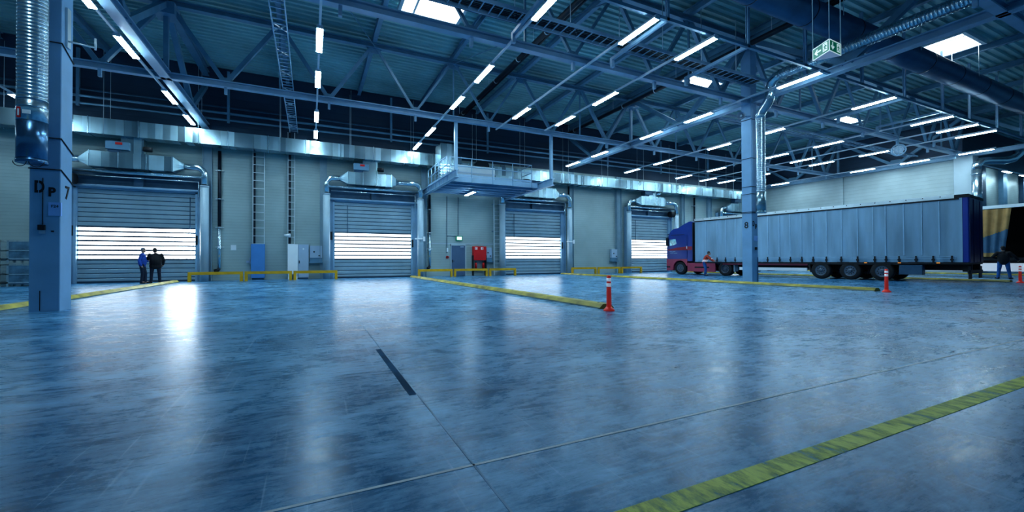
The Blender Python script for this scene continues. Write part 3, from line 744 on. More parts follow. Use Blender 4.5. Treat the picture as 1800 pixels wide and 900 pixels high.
# air curtains over the doors
def elbow_run(mb, u_c, u_p, z_c, z_p, v, r):
    s = 1 if u_p > u_c else -1; R = .38
    path = [(u_c, v, z_c), (u_p-s*R, v, z_c)]
    for i in range(1, 7):
        a = i/6*PI/2; path.append((u_p-s*R+s*R*math.sin(a), v, z_c-R+R*math.cos(a)))
    path.append((u_p, v, z_p)); mb.tube(path, r, 16); return mb
nm = ['first dock door at the left', 'second dock door', 'third dock door', 'fourth dock door beside the truck', 'fifth dock door behind the trailer']
for i, (x0, x1) in enumerate(DOORS):
    c = (x0+x1)/2; t = thing('air_curtain', 'sheet metal air duct with elbow pipes over the %s' % nm[i], 'air duct', (c, 27.7, 5.8))
    h = 1.66 if i in (0,) else 1.32
    ccx = c+(-.05, -.34, .15, -.3, -.3)[i]
    a, b = ccx-h, ccx+h; zt, zb_ = 6.58, 5.82; v0_, v1_ = 27.45, 28.05; vm = 27.75
    B().box((a, v0_, zb_), (b, v1_, zt)).build('plenum', M['galv'], t)
    fl = B()
    for uu in (a+.0, a+.33*(b-a), a+.66*(b-a), b-.04): fl.box((uu, v0_-.02, zb_-.02), (uu+.035, v1_+.02, zt+.02)).cut()
    fl.build_each('flange', M['galv_spiral'], t)
    zc = 6.17
    for s, e in ((-1, a), (1, b)):
        q = e+s*.42
        cn = B(); rr = .15; nn = 16
        sq = [(v0_, zb_), (v1_, zb_), (v1_, zt), (v0_, zt)]
        ring0 = []; ring1 = []
        for kk in range(nn):
            an = 2*PI*kk/nn+PI/4*0; cs, sn = math.cos(an), math.sin(an); mxx = max(abs(cs), abs(sn))
            ring0.append((e, vm+cs/mxx*(v1_-v0_)/2, (zt+zb_)/2+sn/mxx*(zt-zb_)/2)); ring1.append((q, vm+cs*rr, zc+sn*rr))
        cn.add(ring0+ring1, [(kk, (kk+1) % nn, nn+(kk+1) % nn, nn+kk) for kk in range(nn)])
        cn.build('cone', M['galv'], t)
        pu = x0-.47 if s < 0 else x1+.50
        elbow_run(B(), q, pu, zc, 5.18, vm, .16).build('elbow_pipe', M['chrome'], t)
        B().tube([(pu, vm, 0), (pu, vm, 5.2)], .20, 20).tube([(pu, vm, 5.12), (pu, vm, 5.2)], .215, 20).build('down_pipe', M['pipe_white'], t)
    fd = B().box((ccx-.45, 27.5, zt), (ccx+.45, 28.0, 7.4)); fd.build('feed_duct', M['galv'], t)
    B().box((ccx-1.0, 27.35, 6.72), (ccx-.1, 27.5, 7.1)).build('damper_plate', M['steel'] if i < 2 else M['steel_dark'], t)
    B().box((ccx-.95, 27.45, 6.6), (ccx-.45, 27.9, 7.15)).build('fan_box', M['steel_dark'], t)
    B().tube([(ccx+.62, 27.45, 6.75), (ccx+.62, 27.45, 6.95)], .2, 12).build('fan_motor', M['black'] if i < 2 else M['chrome'], t)
    if i < 2: B().box((ccx-.62, 27.33, 6.95), (ccx-.35, 27.36, 7.07)).build('red_label', M['red'], t)

# black down pipes on the wall
for k, (u, z0, z1, wh) in enumerate(((-4.64, .55, 7.3, 'right of the first dock door'), (7.36, .55, 5.6, 'right of the second dock door'), (18.75, 4.3, 7.0, 'right of the third dock door'), (32.95, 1.2, 7.0, 'behind the truck cab'))):
    t = thing('drain_pipe', 'black wall drain pipe with steel lower length, %s' % wh, 'drain pipe', (u, D-.2, z0))
    zs = 3.0 if k < 2 else z0
    B().tube([(u, D-.16, zs), (u, D-.16, z1)], .085, 12).build('upper_pipe', M['darkpipe'], t)
    if k < 2:
        B().tube([(u, D-.16, z0+.1), (u, D-.16, zs)], .085, 12).tube([(u, D-.16, z0+1.2), (u, D-.16, z0+1.32)], .11, 12).build('lower_pipe', M['chrome'], t)
        B().tube([(u, D-.16, z0+.15), (u-.06, D-.18, z0+.04), (u-.22, D-.25, z0)], .09, 12).build('outlet', M['black'], t)
    cl = B()
    for z in (1.9, 3.0, 4.6, 6.2):
        if z0 < z < z1: cl.box((u-.2, D-.12, z-.02), (u+.2, D-.02, z+.02)).tube([(u, D-.16, z-.03), (u, D-.16, z+.03)], .1, 12).cut()
    cl.build_each('pipe_clip', M['alu'], t)

# pipes along the upper dark wall
for k, (z, r) in enumerate(((9.42, .07), (9.75, .05), (9.05, .06))):
    tag(B().tube([(-33, D-.35, z), (43, D-.35, z)], r, 10).build('service_pipe', M['steel'] if k != 1 else M['steel_dark']), '%s service pipe along the dark upper dock wall' % ('middle', 'top', 'lowest')[k], 'pipe', 'service pipes on the upper wall')
for k, u in enumerate((-15, -10.5, -4.2, 4.75, 11.6, 22.5, 28.5, 34.6)):
    tag(B().box((u-.06, D-.42, 8.9), (u+.06, D-.28, 11.8)).build('pipe_support', M['steel']), 'upright pipe support on the dark upper dock wall, %s from the left' % ('first', 'second', 'third', 'fourth', 'fifth', 'sixth', 'seventh', 'eighth')[k], 'pipe support', 'pipe supports on the upper wall')

# ------------------------------------------------------------------ cabinets and boxes on the wall
t = thing('control_cabinet', 'tall blue cabinet on the dock wall under a cable ladder', 'cabinet', (-2.75, D-.2, 0))
B().cbox((-3.10, D-.36, .12), (-2.42, D-.02, 2.08), .01).build('body', M['cab_blue'], t)
B().box((-3.08, D-.375, .14), (-2.44, D-.355, 2.06)).build('door', M['cab_blue'], t)
B().box((-3.05, D-.3, 0), (-2.47, D-.05, .12)).build('plinth', M['steel_dark'], t)
t = thing('control_cabinet', 'tall bright white cabinet under the second cable ladder', 'cabinet', (-.97, D-.2, 0))
B().cbox((-1.24, D-.45, .3), (-.69, D-.02, 2.09), .01).build('body', M['cab_white'], t)
B().box((-1.22, D-.465, .32), (-.71, D-.445, 2.07)).build('door', M['cab_white'], t)
B().box((-1.22, D-.4, 0), (-1.12, D-.1, .3)).cut().box((-.80, D-.4, 0), (-.71, D-.1, .3)).build_each('leg', M['cab_white'], t)
t = thing('control_cabinet', 'tall grey cabinet right of the bright white cabinet', 'cabinet', (-.4, D-.2, 0))
B().cbox((-.68, D-.36, .1), (-.12, D-.02, 2.09), .01).build('body', M['cab_grey'], t)
B().box((-.655, D-.375, .12), (-.14, D-.355, 2.07)).build('door', M['cab_grey'], t)
B().box((-.64, D-.40, .95), (-.60, D-.37, 1.12)).build('handle', M['black'], t)
B().tube([(-.40, D-.38, 1.82), (-.40, D-.372, 1.82)], .05, 12).build('sticker', M['reflect'], t)
B().box((-.65, D-.34, 0), (-.15, D-.05, .1)).build('plinth', M['steel_dark'], t)
def wall_box(u0, u1, z0, z1, lab, shelf=True):
    t = thing('switch_cabinet', lab, 'switch cabinet', ((u0+u1)/2, D-.1, z0))
    B().cbox((u0, D-.25, z0), (u1, D-.02, z1), .012).build('body', M['cab_grey'], t)
    B().tube([((u0+u1)/2-.1, D-.27, (z0+z1)/2), ((u0+u1)/2-.1, D-.25, (z0+z1)/2)], .05, 12).box((u1-.2, D-.265, z0+.1), (u1-.08, D-.25, z0+.16)).build('knob', M['black'], t)
    if shelf: B().box((u0-.05, D-.3, z0-.32), (u1+.1, D-.02, z0-.24)).box((u0, D-.2, z0-.24), (u1, D-.04, z0)).build('shelf', M['steel'], t)
wall_box(-.06, .62, 1.28, 2.02, 'grey wall switch box above a blue shelf beside the second dock door')
wall_box(11.52, 11.98, 1.28, 2.02, 'small grey wall switch box right of the red hose cabinet')
wall_box(22.95, 23.62, 1.28, 2.0, 'grey wall switch box left of the fourth dock door')
B_ = B().box((-4.12, D-.03, 1.72), (-3.86, D-.005, 2.02)).build('wall_notice', M['paper_white']); tag(B_, 'small white paper notice on the wall right of the first dock door', 'notice')
B_ = B().box((-3.35, D-.15, 1.0), (-3.12, D-.02, 1.12)).box((-3.2, D-.15, .95), (-3.15, D-.02, 1.3)).build('wall_bracket', M['cab_grey']); tag(B_, 'small wall bracket left of the blue cabinet', 'bracket')
B_ = B().tube([(-1.42, D-.35, 2.62), (-1.1, D-.4, 2.62)], [.05, .11], 12).build('security_camera', M['cab_white']); tag(B_, 'small white camera on the cable ladder above the white cabinet', 'camera')

# exit sign over the fire door with conduits
t = thing('exit_sign', 'lit green and white exit sign above the grey fire door', 'exit sign', (9.55, D-.05, 2.5))
B().cbox((9.26, D-.12, 2.50), (9.76, D-.02, 2.83), .01).build('frame', M['green'], t)
B().box((9.33, D-.13, 2.55), (9.69, D-.115, 2.78)).build('lit_panel', M['sign_lit'], t)
tag(B().tube([(9.45, D-.04, 2.85), (9.45, D-.04, 5.6)], .02, 6).build('conduit', M['steel_dark']), 'thin conduit rising from the exit sign above the fire door', 'conduit')
tag(B().tube([(8.62, D-.04, 1.6), (8.62, D-.04, 5.6)], .02, 6).tube([(8.62, D-.04, 2.82), (9.3, D-.04, 2.82)], .02, 6).build('conduit', M['steel_dark']), 'thin conduit rising from the red round alarm left of the fire door', 'conduit')
t = thing('fire_alarm', 'round red alarm on the wall left of the grey fire door', 'fire alarm', (8.65, D-.05, 1.33))
B().tube([(8.65, D-.10, 1.32), (8.65, D-.02, 1.32)], .10, 16).build('bell', M['red'], t)
B().tube([(8.65, D-.115, 1.32), (8.65, D-.10, 1.32)], .05, 12).build('dome', M['black'], t)
B().box((8.60, D-.08, 1.70), (8.70, D-.02, 1.98)).build('call_box', M['cab_white'], t)
# fire hose cabinet
t = thing('fire_hose_cabinet', 'red fire hose cabinet on black legs beside the grey fire door', 'fire cabinet', (10.95, D-.2, 0))
B().cbox((10.46, D-.42, 1.10), (11.46, D-.12, 2.10), .015).build('body', M['red'], t)
B().box((10.49, D-.435, 1.13), (11.43, D-.415, 2.07)).build('door', M['red'], t)
sg = B().box((10.57, D-.445, 1.86), (10.75, D-.434, 2.04)).box((11.02, D-.445, 1.86), (11.20, D-.434, 2.04)); sg.build('pictogram', M['reflect'], t)
sg = B().tube(arc((10.66, D-.449, 1.95), .05, 0, 1.7*PI, 12, (1, 0, 0), (0, 0, 1)), .012, 6).box((11.09, D-.449, 1.88), (11.14, D-.444, 1.99)).box((11.08, D-.449, 1.99), (11.17, D-.444, 2.02)); sg.build('pictogram_symbol', M['red'], t)
for s in (10.44, 11.42): B().box((s, D-.42, 0), (s+.06, D-.12, 1.45)).build('leg', M['black'], t)
B().box((10.44, D-.4, .45), (11.48, D-.15, .52)).build('shelf', M['black'], t)
for k, u in enumerate((10.70, 11.28)):
    e = thing('fire_extinguisher', 'red fire extinguisher under the hose cabinet, %s one' % ('left', 'right')[k], 'fire extinguisher', (u, D-.27, .52), group='fire extinguishers under the hose cabinet')
    B().tube([(u, D-.27, .52), (u, D-.27, .86), (u, D-.27, .93)], [.09, .09, .03], 14).build('cylinder', M['red'], e)
    B().tube([(u, D-.27, .93), (u, D-.27, 1.0)], .025, 8).box((u-.08, D-.29, .98), (u+.06, D-.25, 1.01)).build('valve', M['black'], e)

# access ladder at the platform
t = thing('access_ladder', 'fixed steel ladder on the dock wall rising to the platform', 'ladder', (11.95, D-.3, 0))
for u in (12.08, 12.55): B().box((u-.03, D-.42, 0), (u+.03, D-.34, 5.55)).build('stile', M['alu'], t)
rg = B()
for k in range(18): rg.tube([(12.08, D-.38, .3+.29*k), (12.55, D-.38, .3+.29*k)], .018, 8).cut()
rg.build_each('rung', M['alu'], t)
br = B()
for z in (1.0, 3.2, 5.2): br.box((12.06, D-.34, z), (12.1, D, z+.05)).box((12.53, D-.34, z), (12.57, D-.005, z+.05)).cut()
br.build_each('wall_bracket', M['steel'], t)

# ------------------------------------------------------------------ platform
t = thing('steel_platform', 'suspended steel platform with railing above the fire door', 'platform', (9.9, 25, 5.5))
for u in (6.97, 12.88):
    B().ibeam((u, 21.15, 5.72), (u, D-.05, 5.72), .22, .42, .04, .04).build('side_beam', M['steel_light'], t)
    B().bar((u, 21.35, 5.9), (u, 21.35, 8.5), .16, .16, (0, 1, 0)).build('hanger_post', M['steel_light'], t)
B().box((7.08, 22.85, 5.80), (12.76, 27.2, 5.9)).build('deck', M['steel'], t)
B().box((7.08, 22.8, 5.60), (12.76, 22.86, 5.90)).build('edge_beam', M['steel_light'], t)
js = B()
for k in range(5): js.ibeam((7.08, 23.5+.85*k, 5.66), (12.76, 23.5+.85*k, 5.66), .10, .22, .02, .02).cut()
js.build_each('joist', M['steel_light'], t)
rl = B()
RZ = 6.98
def rail_line(mb, p0, p1, nposts):
    p0, p1 = Vector(p0), Vector(p1)
    for z in (RZ, 6.5): mb.tube([(p0.x, p0.y, z), (p1.x, p1.y, z)], .03, 8)
    mb.bar((p0.x, p0.y, 5.98), (p1.x, p1.y, 5.98), .012, .12)
    for k in range(nposts+1):
        q = p0.lerp(p1, k/nposts); mb.tube([(q.x, q.y, 5.6), (q.x, q.y, RZ)], .028, 8)
rail_line(rl, (7.1, 22.82, 0), (12.35, 22.82, 0), 4); rl.build('front_railing', M['steel_light'], t)
rl = B(); rail_line(rl, (6.93, 22.82, 0), (6.93, 27.0, 0), 5); rl.build('side_railing', M['steel_light'], t)
rl = B(); rail_line(rl, (12.35, 22.82, 0), (12.35, 24.2, 0), 1); rl.build('side_railing', M['steel_light'], t)
t = thing('air_handling_unit', 'tall ribbed sheet metal unit at the left end of the platform', 'air unit', (7.6, 25.2, 5.9))
B().box((7.15, 25.0, 5.9), (8.25, 26.3, 7.15)).build('lower_casing', M['galv'], t)
B().box((7.2, 25.05, 7.15), (8.2, 26.25, 8.35)).build('upper_casing', M['galv'], t)
rb = B()
for k in range(6): rb.box((7.12, 24.97, 6.05+.19*k), (8.28, 26.3, 6.09+.19*k)).cut()
rb.build_each('rib', M['chrome'], t)
t = thing('air_handling_unit', 'long low pale unit lying on the platform behind the front railing', 'air unit', (8.9, 23.8, 5.9))
B().cbox((7.75, 23.45, 5.92), (10.15, 24.4, 6.74), .03).build('casing', M['white'], t)
B().box((7.72, 23.43, 6.30), (10.18, 24.42, 6.33)).build('seam', M['cab_grey'], t)
tag(B().box((10.4, 24.3, 5.92), (12.0, 25.2, 6.5)).build('duct_section', M['galv']), 'sheet metal duct section on the platform right of the low pale unit', 'duct section')
tag(B().ball((12.2, 23.2, 6.05), (.35, .2, .14)).build('cable_bundle', M['black']), 'dark cable bundle at the right end of the platform', 'cable bundle')
t = thing('fan_wheel', 'large dark round fan housing above the platform against the upper wall', 'fan', (10.9, 27.9, 7.7))
B().tube([(10.6, 26.6, 7.5), (10.6, 27.1, 7.5)], .5, 24).build('housing', M['darkpipe'], t)

# ------------------------------------------------------------------ yellow guard rails
grp = 'yellow guard rails along the dock wall'
RAILS = [(-5.78, -3.34), (-3.26, -.97), (-.89, 1.43), (6.25, 8.56), (8.66, 11.1), (11.22, 13.3), (18.08, 20.4), (20.56, 22.8), (22.91, 25.1)]
RW = ['between the first dock door and the blue cabinet', 'in front of the blue cabinet', 'in front of the grey cabinet left of the second dock door',
      'right of the second dock door', 'in front of the fire door', 'in front of the access ladder',
      'right of the third dock door', 'middle one between the third and fourth dock doors', 'left of the fourth dock door']
for (a, b), wd in zip(RAILS, RW):
    t = thing('guard_rail', 'low yellow guard rail %s' % wd, 'guard rail', (a, 27, 0), group=grp)
    B().cbox((a, 26.93, .38), (b, 27.07, .53), .015).build('rail', M['yellow'], t)
    for u in (a, b-.14): B().box((u, 26.93, 0), (u+.14, 27.07, .39)).build('leg', M['yellow'], t)

# ------------------------------------------------------------------ kerbs and bollards
def kerb(u0, u1, va, vb, lab, side):
    t = thing('wheel_kerb', lab, 'kerb', ((u0+u1)/2, va, 0), group='yellow wheel kerbs between the bays')
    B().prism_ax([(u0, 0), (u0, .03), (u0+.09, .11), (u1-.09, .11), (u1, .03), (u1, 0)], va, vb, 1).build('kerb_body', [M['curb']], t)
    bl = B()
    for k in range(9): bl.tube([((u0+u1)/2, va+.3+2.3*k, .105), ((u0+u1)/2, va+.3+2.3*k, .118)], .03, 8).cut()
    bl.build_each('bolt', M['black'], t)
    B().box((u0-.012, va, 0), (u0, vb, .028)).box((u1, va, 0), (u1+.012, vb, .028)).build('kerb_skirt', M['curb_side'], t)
kerb(-6.54, -6.20, 7.6, 27.3, 'yellow wheel kerb passing behind the column numbered 7', 1)
kerb(5.84, 6.22, 7.6, 27.6, 'yellow wheel kerb in the middle, ending at the nearest bollard', -1)
kerb(17.32, 17.70, 7.5, 27.4, 'yellow wheel kerb running past the column numbered 8', -1)
kerb(28.97, 29.35, 7.42, 27.0, 'yellow wheel kerb on the far side of the long trailer', -1)
kerb(40.9, 41.28, 7.4, 27.0, 'farthest wheel kerb beyond the second trailer', -1)
kerb(-18.3, -18.02, 7.6, 27.3, 'wheel kerb left of the storage cages', 1)
pb = thing('bollard', 'nearest red bollard with white bands at the end of the middle kerb', 'bollard', (5.82, 7.26, 0), group='red and white bollards')
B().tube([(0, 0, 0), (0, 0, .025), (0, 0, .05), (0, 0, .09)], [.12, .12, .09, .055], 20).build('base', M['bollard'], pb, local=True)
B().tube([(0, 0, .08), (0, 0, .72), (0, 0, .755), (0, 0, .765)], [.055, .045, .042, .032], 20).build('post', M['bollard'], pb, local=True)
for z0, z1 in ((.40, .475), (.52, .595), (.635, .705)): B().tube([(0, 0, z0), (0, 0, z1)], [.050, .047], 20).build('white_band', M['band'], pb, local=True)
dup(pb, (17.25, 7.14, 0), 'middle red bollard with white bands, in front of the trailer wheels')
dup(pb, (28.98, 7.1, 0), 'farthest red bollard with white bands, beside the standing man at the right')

# ------------------------------------------------------------------ hanging exit sign
A_, L_, R_ = Vector((12.28, 6.23, 0)), Vector((12.52, 6.76, 0)), Vector((12.87, 6.26, 0))
zt, zb_ = 6.89, 6.59
t = thing('hanging_exit_sign', 'three-sided green exit sign hanging on rods under the round duct', 'exit sign', (12.5, 6.4, zb_))
B().prism([(A_.x, A_.y), (R_.x, R_.y), (L_.x, L_.y)], zb_, zt).build('body', M['green'], t)
B().prism([(A_.x, A_.y), (R_.x, R_.y), (L_.x, L_.y)], zb_-.012, zb_-.002).build('underside', M['sign_grey'], t)
fr = B()
for p, q in ((A_, L_), (A_, R_), (L_, R_)):
    for z in (zt, zb_): fr.bar(p+Vector((0, 0, z)), q+Vector((0, 0, z)), .018)
for p in (A_, L_, R_): fr.bar(p+Vector((0, 0, zb_)), p+Vector((0, 0, zt)), .018)
fr.build('frame', M['sign_white'], t)
rd = B()
for p in (A_, L_, R_): rd.tube([p+Vector((0, 0, zt)), p+Vector((0, 0, 12.0))], .012, 6).cut()
rd.build_each('rod', M['alu'], t)
def poly_on(mb, o, ex, pts, nrm):
    o, ex, nrm = Vector(o), Vector(ex), Vector(nrm); vs = [o+ex*x+Vector((0, 0, 1))*y+nrm*.006 for x, y in pts]
    mb.add(vs, [tuple(range(len(vs)))])
def man_glyph(mb, o, ex, nrm, s, flip=1):
    P = lambda pts: poly_on(mb, o, ex, [(x*flip*s, y*s) for x, y in pts], nrm)
    P([(-.08, .86), (.02, .94), (.10, .86), (.02, .78)])            # head
    P([(-.16, .74), (.06, .76), (.12, .40), (-.08, .36)])           # trunk
    P([(.04, .70), (.30, .58), (.28, .50), (.06, .58)])             # arm
    P([(-.14, .72), (-.34, .52), (-.28, .46), (-.10, .60)])         # arm
    P([(-.06, .40), (.10, .42), (.20, .20), (.18, .02), (.10, .02), (.11, .18)])   # leg
    P([(-.08, .40), (.04, .38), (-.12, .16), (-.34, .12), (-.34, .20), (-.17, .22)])
f1 = (A_-L_).normalized(); n1 = Vector((f1.y, -f1.x, 0));  n1 = n1 if n1.dot(A_-R_) > 0 else -n1
f2 = (R_-A_).normalized(); n2 = Vector((f2.y, -f2.x, 0));  n2 = n2 if n2.dot(A_-L_) > 0 else -n2
W1 = (A_-L_).length; W2 = (R_-A_).length
ar = B(); o = L_+Vector((0, 0, zb_))
poly_on(ar, o, f1, [(.06, .15), (.16, .24), (.19, .21), (.14, .17), (.30, .17), (.30, .13), (.14, .13), (.19, .09), (.16, .06)], n1); ar.cut()
o2 = A_+Vector((0, 0, zb_))
poly_on(ar, o2, f2, [(.16, .05), (.25, .14), (.22, .17), (.18, .13), (.18, .26), (.14, .26), (.14, .13), (.10, .17), (.07, .14)], n2)
ar.build_each('arrow', M['sign_white'], t)
pw = B()
poly_on(pw, o, f1, [(.36, .05), (.52, .05), (.52, .27), (.36, .27)], n1); pw.cut()
poly_on(pw, o2, f2, [(.38, .05), (.54, .05), (.54, .27), (.38, .27)], n2)
pw.build_each('pictogram_panel', M['sign_white'], t)
gl = B(); man_glyph(gl, o+f1*.44+Vector((0, 0, .05))+n1*.004, f1, n1, .21, -1); gl.cut(); man_glyph(gl, o2+f2*.46+Vector((0, 0, .05))+n2*.004, f2, n2, .21)
gl.build_each('running_figure', M['green'], t)

# cable reel hanging in the roof space
t = thing('cable_reel', 'pale round hose reel hanging under the roof right of the column numbered 8', 'reel', (32.6, 12.8, 7.8))
ax_ = Vector((-.87, -.49, 0)); sd_ = Vector((.49, -.87, 0)); c0 = Vector((32.35, 12.72, 7.75))
for dy in (-.11, .11):
    fl = B(); cc = c0+ax_*dy
    fl.tube(arc(cc, .33, 0, 2*PI, 28, sd_, (0, 0, 1)), .028, 8, False).tube(arc(cc, .17, 0, 2*PI, 20, sd_, (0, 0, 1)), .02, 8, False)
    for q_ in range(4):
        a_ = q_*PI/4; r_ = sd_*math.cos(a_)*.33+Vector((0, 0, math.sin(a_)*.33)); fl.bar(cc-r_, cc+r_, .03)
    fl.build('flange', M['steel_light'], t)
B().tube([c0-ax_*.11, c0+ax_*.11], .24, 20).build('drum', M['curtain_pale'], t)
B().bar((32.35, 12.72, 7.75), (32.35, 12.72, 8.6), .06).build('hanger', M['steel'], t)

# ------------------------------------------------------------------ storage cages at the left
def cage(u0, v0, z0, lab):
    W, Dp, Hh = 1.35, 1.1, .98; t = thing('storage_cage', lab, 'storage cage', (u0, v0, z0), group='stacked wire storage cages')
    p = B()
    for u in (u0, u0+W-.06):
        for v in (v0, v0+Dp-.06): p.box((u, v, z0), (u+.06, v+.06, z0+Hh+.02)).cut()
    p.build_each('corner_post', M['mesh_wire'], t)
    r_ = B()
    for z in (z0+.14, z0+.52, z0+Hh-.04):
        th = .045 if z > z0+.5 else .06
        r_.box((u0, v0, z), (u0+W, v0+.03, z+th)).box((u0, v0+Dp-.03, z), (u0+W, v0+Dp, z+th)).box((u0, v0, z), (u0+.03, v0+Dp, z+th)).box((u0+W-.03, v0, z), (u0+W, v0+Dp, z+th))
    r_.build('rail', M['mesh_wire'], t)
    B().box((u0+.03, v0+.03, z0+.10), (u0+W-.03, v0+Dp-.03, z0+.14)).build('base', M['steel_dark'], t)
    B().box((u0+.05, v0+.015, z0+.18), (u0+W-.05, v0+.025, z0+Hh-.05)).build('front_panel', M['cage_panel'], t)
    B().box((u0+.015, v0+.05, z0+.18), (u0+.025, v0+Dp-.05, z0+Hh-.05)).build('side_panel', M['cage_panel'], t)
    wl = B()
    for k in range(12): wl.box((u0+W-.018, v0+.08+.08*k, z0+.2), (u0+W-.012, v0+.084+.08*k, z0+Hh-.05))
    for k in range(8): wl.box((u0+W-.018, v0+.05, z0+.24+.09*k), (u0+W-.012, v0+Dp-.05, z0+.244+.09*k))
    wl.build('wire_mesh', M['mesh_wire'], t)
for k, (u, z, w_) in enumerate(((-12.1, 0, 'lower cage behind the column numbered 7'), (-12.1, 1.06, 'upper cage behind the column numbered 7'), (-13.65, 0, 'lower cage at the left picture edge'), (-13.65, 1.06, 'upper cage at the left picture edge'))):
    cage(u, 26.3, z, 'wire storage cage, %s' % w_)

# ------------------------------------------------------------------ truck: local x forward, y left, z up
TA = math.atan2(.993, -.1184)
def to_truck(name, label, cat, s=0):
    d = Vector((-.1184, .993, 0)); o = Vector((26.6, 8.0, 0))
    nn = Vector((-.993, -.1184, 0)); o = o-nn*1.25            # centre line
    return thing(name, label, cat, tuple(o+d*s), TA)
def wheel(parent, x, y, r=.5, w=.32, deep=False):
    s = 1 if y > 0 else -1
    ty = B()
    yo, yi = y, y-s*w
    prof = [(yi, r*.55), (yi, r*.93), (yi+s*.04, r), (yo-s*.04, r), (yo, r*.93), (yo-s*.01, r*.60)]
    n = 32; vs = []; 
    for (yy, rr) in prof:
        for k in range(n): vs.append((x+rr*math.cos(2*PI*k/n), yy, r+rr*math.sin(2*PI*k/n)))
    fs = [(i*n+k, i*n+(k+1) % n, (i+1)*n+(k+1) % n, (i+1)*n+k) for i in range(len(prof)-1) for k in range(n)]
    ty.add(vs, fs, True); o = ty.build('tyre', M['tyre'], parent, local=True)
    rm = B(); dsh = .10 if deep else .03
    prof = [(yo-s*.01, r*.60), (yo-s*.03, r*.55), (yo-s*dsh, r*.50), (yo-s*dsh, r*.24), (yo-s*.02, r*.20), (yo+s*.01, r*.13), (yo+s*.01, 0.001)]
    vs = []
    for (yy, rr) in prof:
        for k in range(n): vs.append((x+rr*math.cos(2*PI*k/n), yy, r+rr*math.sin(2*PI*k/n)))
    fs = [(i*n+k, i*n+(k+1) % n, (i+1)*n+(k+1) % n, (i+1)*n+k) for i in range(len(prof)-1) for k in range(n)]
    rm.add(vs, fs, False)
    hl = rm; rm.mset(1)
    for k in range(10):
        a = 2*PI*k/10; cx_, cz_ = x+r*.37*math.cos(a), r+r*.37*math.sin(a)
        hl.tube([(cx_, yo-s*(dsh-.004), cz_), (cx_, yo-s*(dsh+.01), cz_)], r*.065, 10)
    rm.build('rim', [M['rim'], M['black']], o, local=True)
    
    return o

tr = to_truck('semi_trailer', 'long grey curtain-sided semi trailer with dark blue rear, parked behind the column numbered 8', 'trailer')
TL = 13.56; hw = 1.25; ZF, ZR = 1.0, 4.0
# curtain with gentle vertical waves
cv = B()
for side in (1, -1):
    vs, fs = [], []; nx, nz = 170, 14
    for i in range(nx+1):
        x = .20+(TL-.28)*i/nx
        for j in range(nz+1):
            z = ZF-.06+(ZR-.12-ZF+.06)*j/nz
            wv = .012*math.sin(x*6.2+.8*math.sin(x*1.7))+.008*math.sin(x*15)
            wv *= (1-.75*j/nz); bot = .03*math.exp(-((z-1.12)/.08)**2)
            vs.append((x, side*(hw+wv+.004+bot*.6), z))
    for i in range(nx):
        for j in range(nz): a = i*(nz+1)+j; fs.append((a, a+1, a+nz+2, a+nz+1))
    cv.add(vs, fs, True)
cv.build('side_curtain', M['tarp'], tr, local=True)
sm = B()
for x in (.95, 1.55, 2.2, 2.9, 3.4, 4.05, 4.75, 5.45, 6.1, 6.7, 7.3, 7.9, 8.55, 9.2, 9.9, 10.6, 11.25, 11.85, 12.7):
    sm.box((x-.02, hw+.012, ZF+.28), (x+.02, hw+.026, ZR-.16)).cut()
sm.build_each('curtain_seam', M['tarp_seam'], tr, local=True)
rp = B().box((.4, hw+.018, 1.10), (TL-.1, hw+.034, 1.13)).box((.4, hw+.018, 1.18), (TL-.1, hw+.034, 1.21)); rp.build('lashing_rope', M['tarp_seam'], tr, local=True)
stp = B()
for x in (.54, 1.16, 1.76, 2.38, 2.88, 3.33, 4.05, 4.77, 5.46, 6.1, 6.68, 7.28, 7.88, 8.57, 9.25, 9.9, 10.61, 11.27, 11.87, 12.71):
    stp.box((x-.03, hw+.03, .93), (x+.03, hw+.055, 1.24)).box((x-.055, hw+.035, 1.02), (x+.055, hw+.07, 1.10)).cut()
stp.build_each('curtain_strap', M['chassis'], tr, local=True)
B().box((0.0, -hw, ZR-.05), (TL, hw, ZR+.02)).box((-.05, -hw-.02, ZR-.13), (.45, hw+.02, ZR-.02)).build('roof', M['chassis'], tr, local=True)
B().box((.45, hw-.02, ZR-.13), (TL+.02, hw+.035, ZR+.035)).box((.45, -hw-.035, ZR-.13), (TL+.02, -hw+.02, ZR+.035)).build('roof_rail', M['alu'], tr, local=True)
B().box((.3, hw-.01, ZR-.20), (TL, hw+.03, ZR-.135)).build('curtain_track', M['chassis'], tr, local=True)
rt = B()
for k in range(22): rt.tube([(.9+.6*k, hw+.035, ZR-.02), (.9+.6*k, hw+.045, ZR-.02)], .025, 8).cut()
rt.build_each('rivet', M['chassis'], tr, local=True)
B().box((TL-.08, -hw, ZF-.05), (TL, hw, ZR)).build('front_wall', M['tarp'], tr, local=True)
B().cbox((.0, -hw, .92), (.22, hw, ZR-.1), .03).build('rear_post', M['tarp_blue'], tr, local=True)
B().box((-.03, -hw+.05, .95), (0, -.01, ZR-.14)).build('rear_door', M['tarp_navy'], tr, local=True)
B().box((-.03, .01, .95), (0, hw-.05, ZR-.14)).build('rear_door', M['tarp_navy'], tr, local=True)
lk = B()
for y in (-.6, .6): lk.tube([(-.04, y, .95), (-.04, y, ZR-.2)], .012, 8).cut()
lk.build_each('lock_rod', M['tarp_navy'], tr, local=True)
B().box((0, -hw, .84), (TL, hw, .95)).box((.2, -.5, .55), (TL-2.6, -.35, .84)).box((.2, .35, .55), (TL-2.6, .5, .84)).build('chassis_frame', M['chassis'], tr, local=True)
B().box((6.4, hw-.09, .74), (11.5, hw-.01, .93)).build('side_beam', M['maroon_dark'], tr, local=True)
B().cbox((6.45, hw-.12, .42), (10.4, hw-.04, .60), .02).build('side_guard', M['reflect'], tr, local=True)
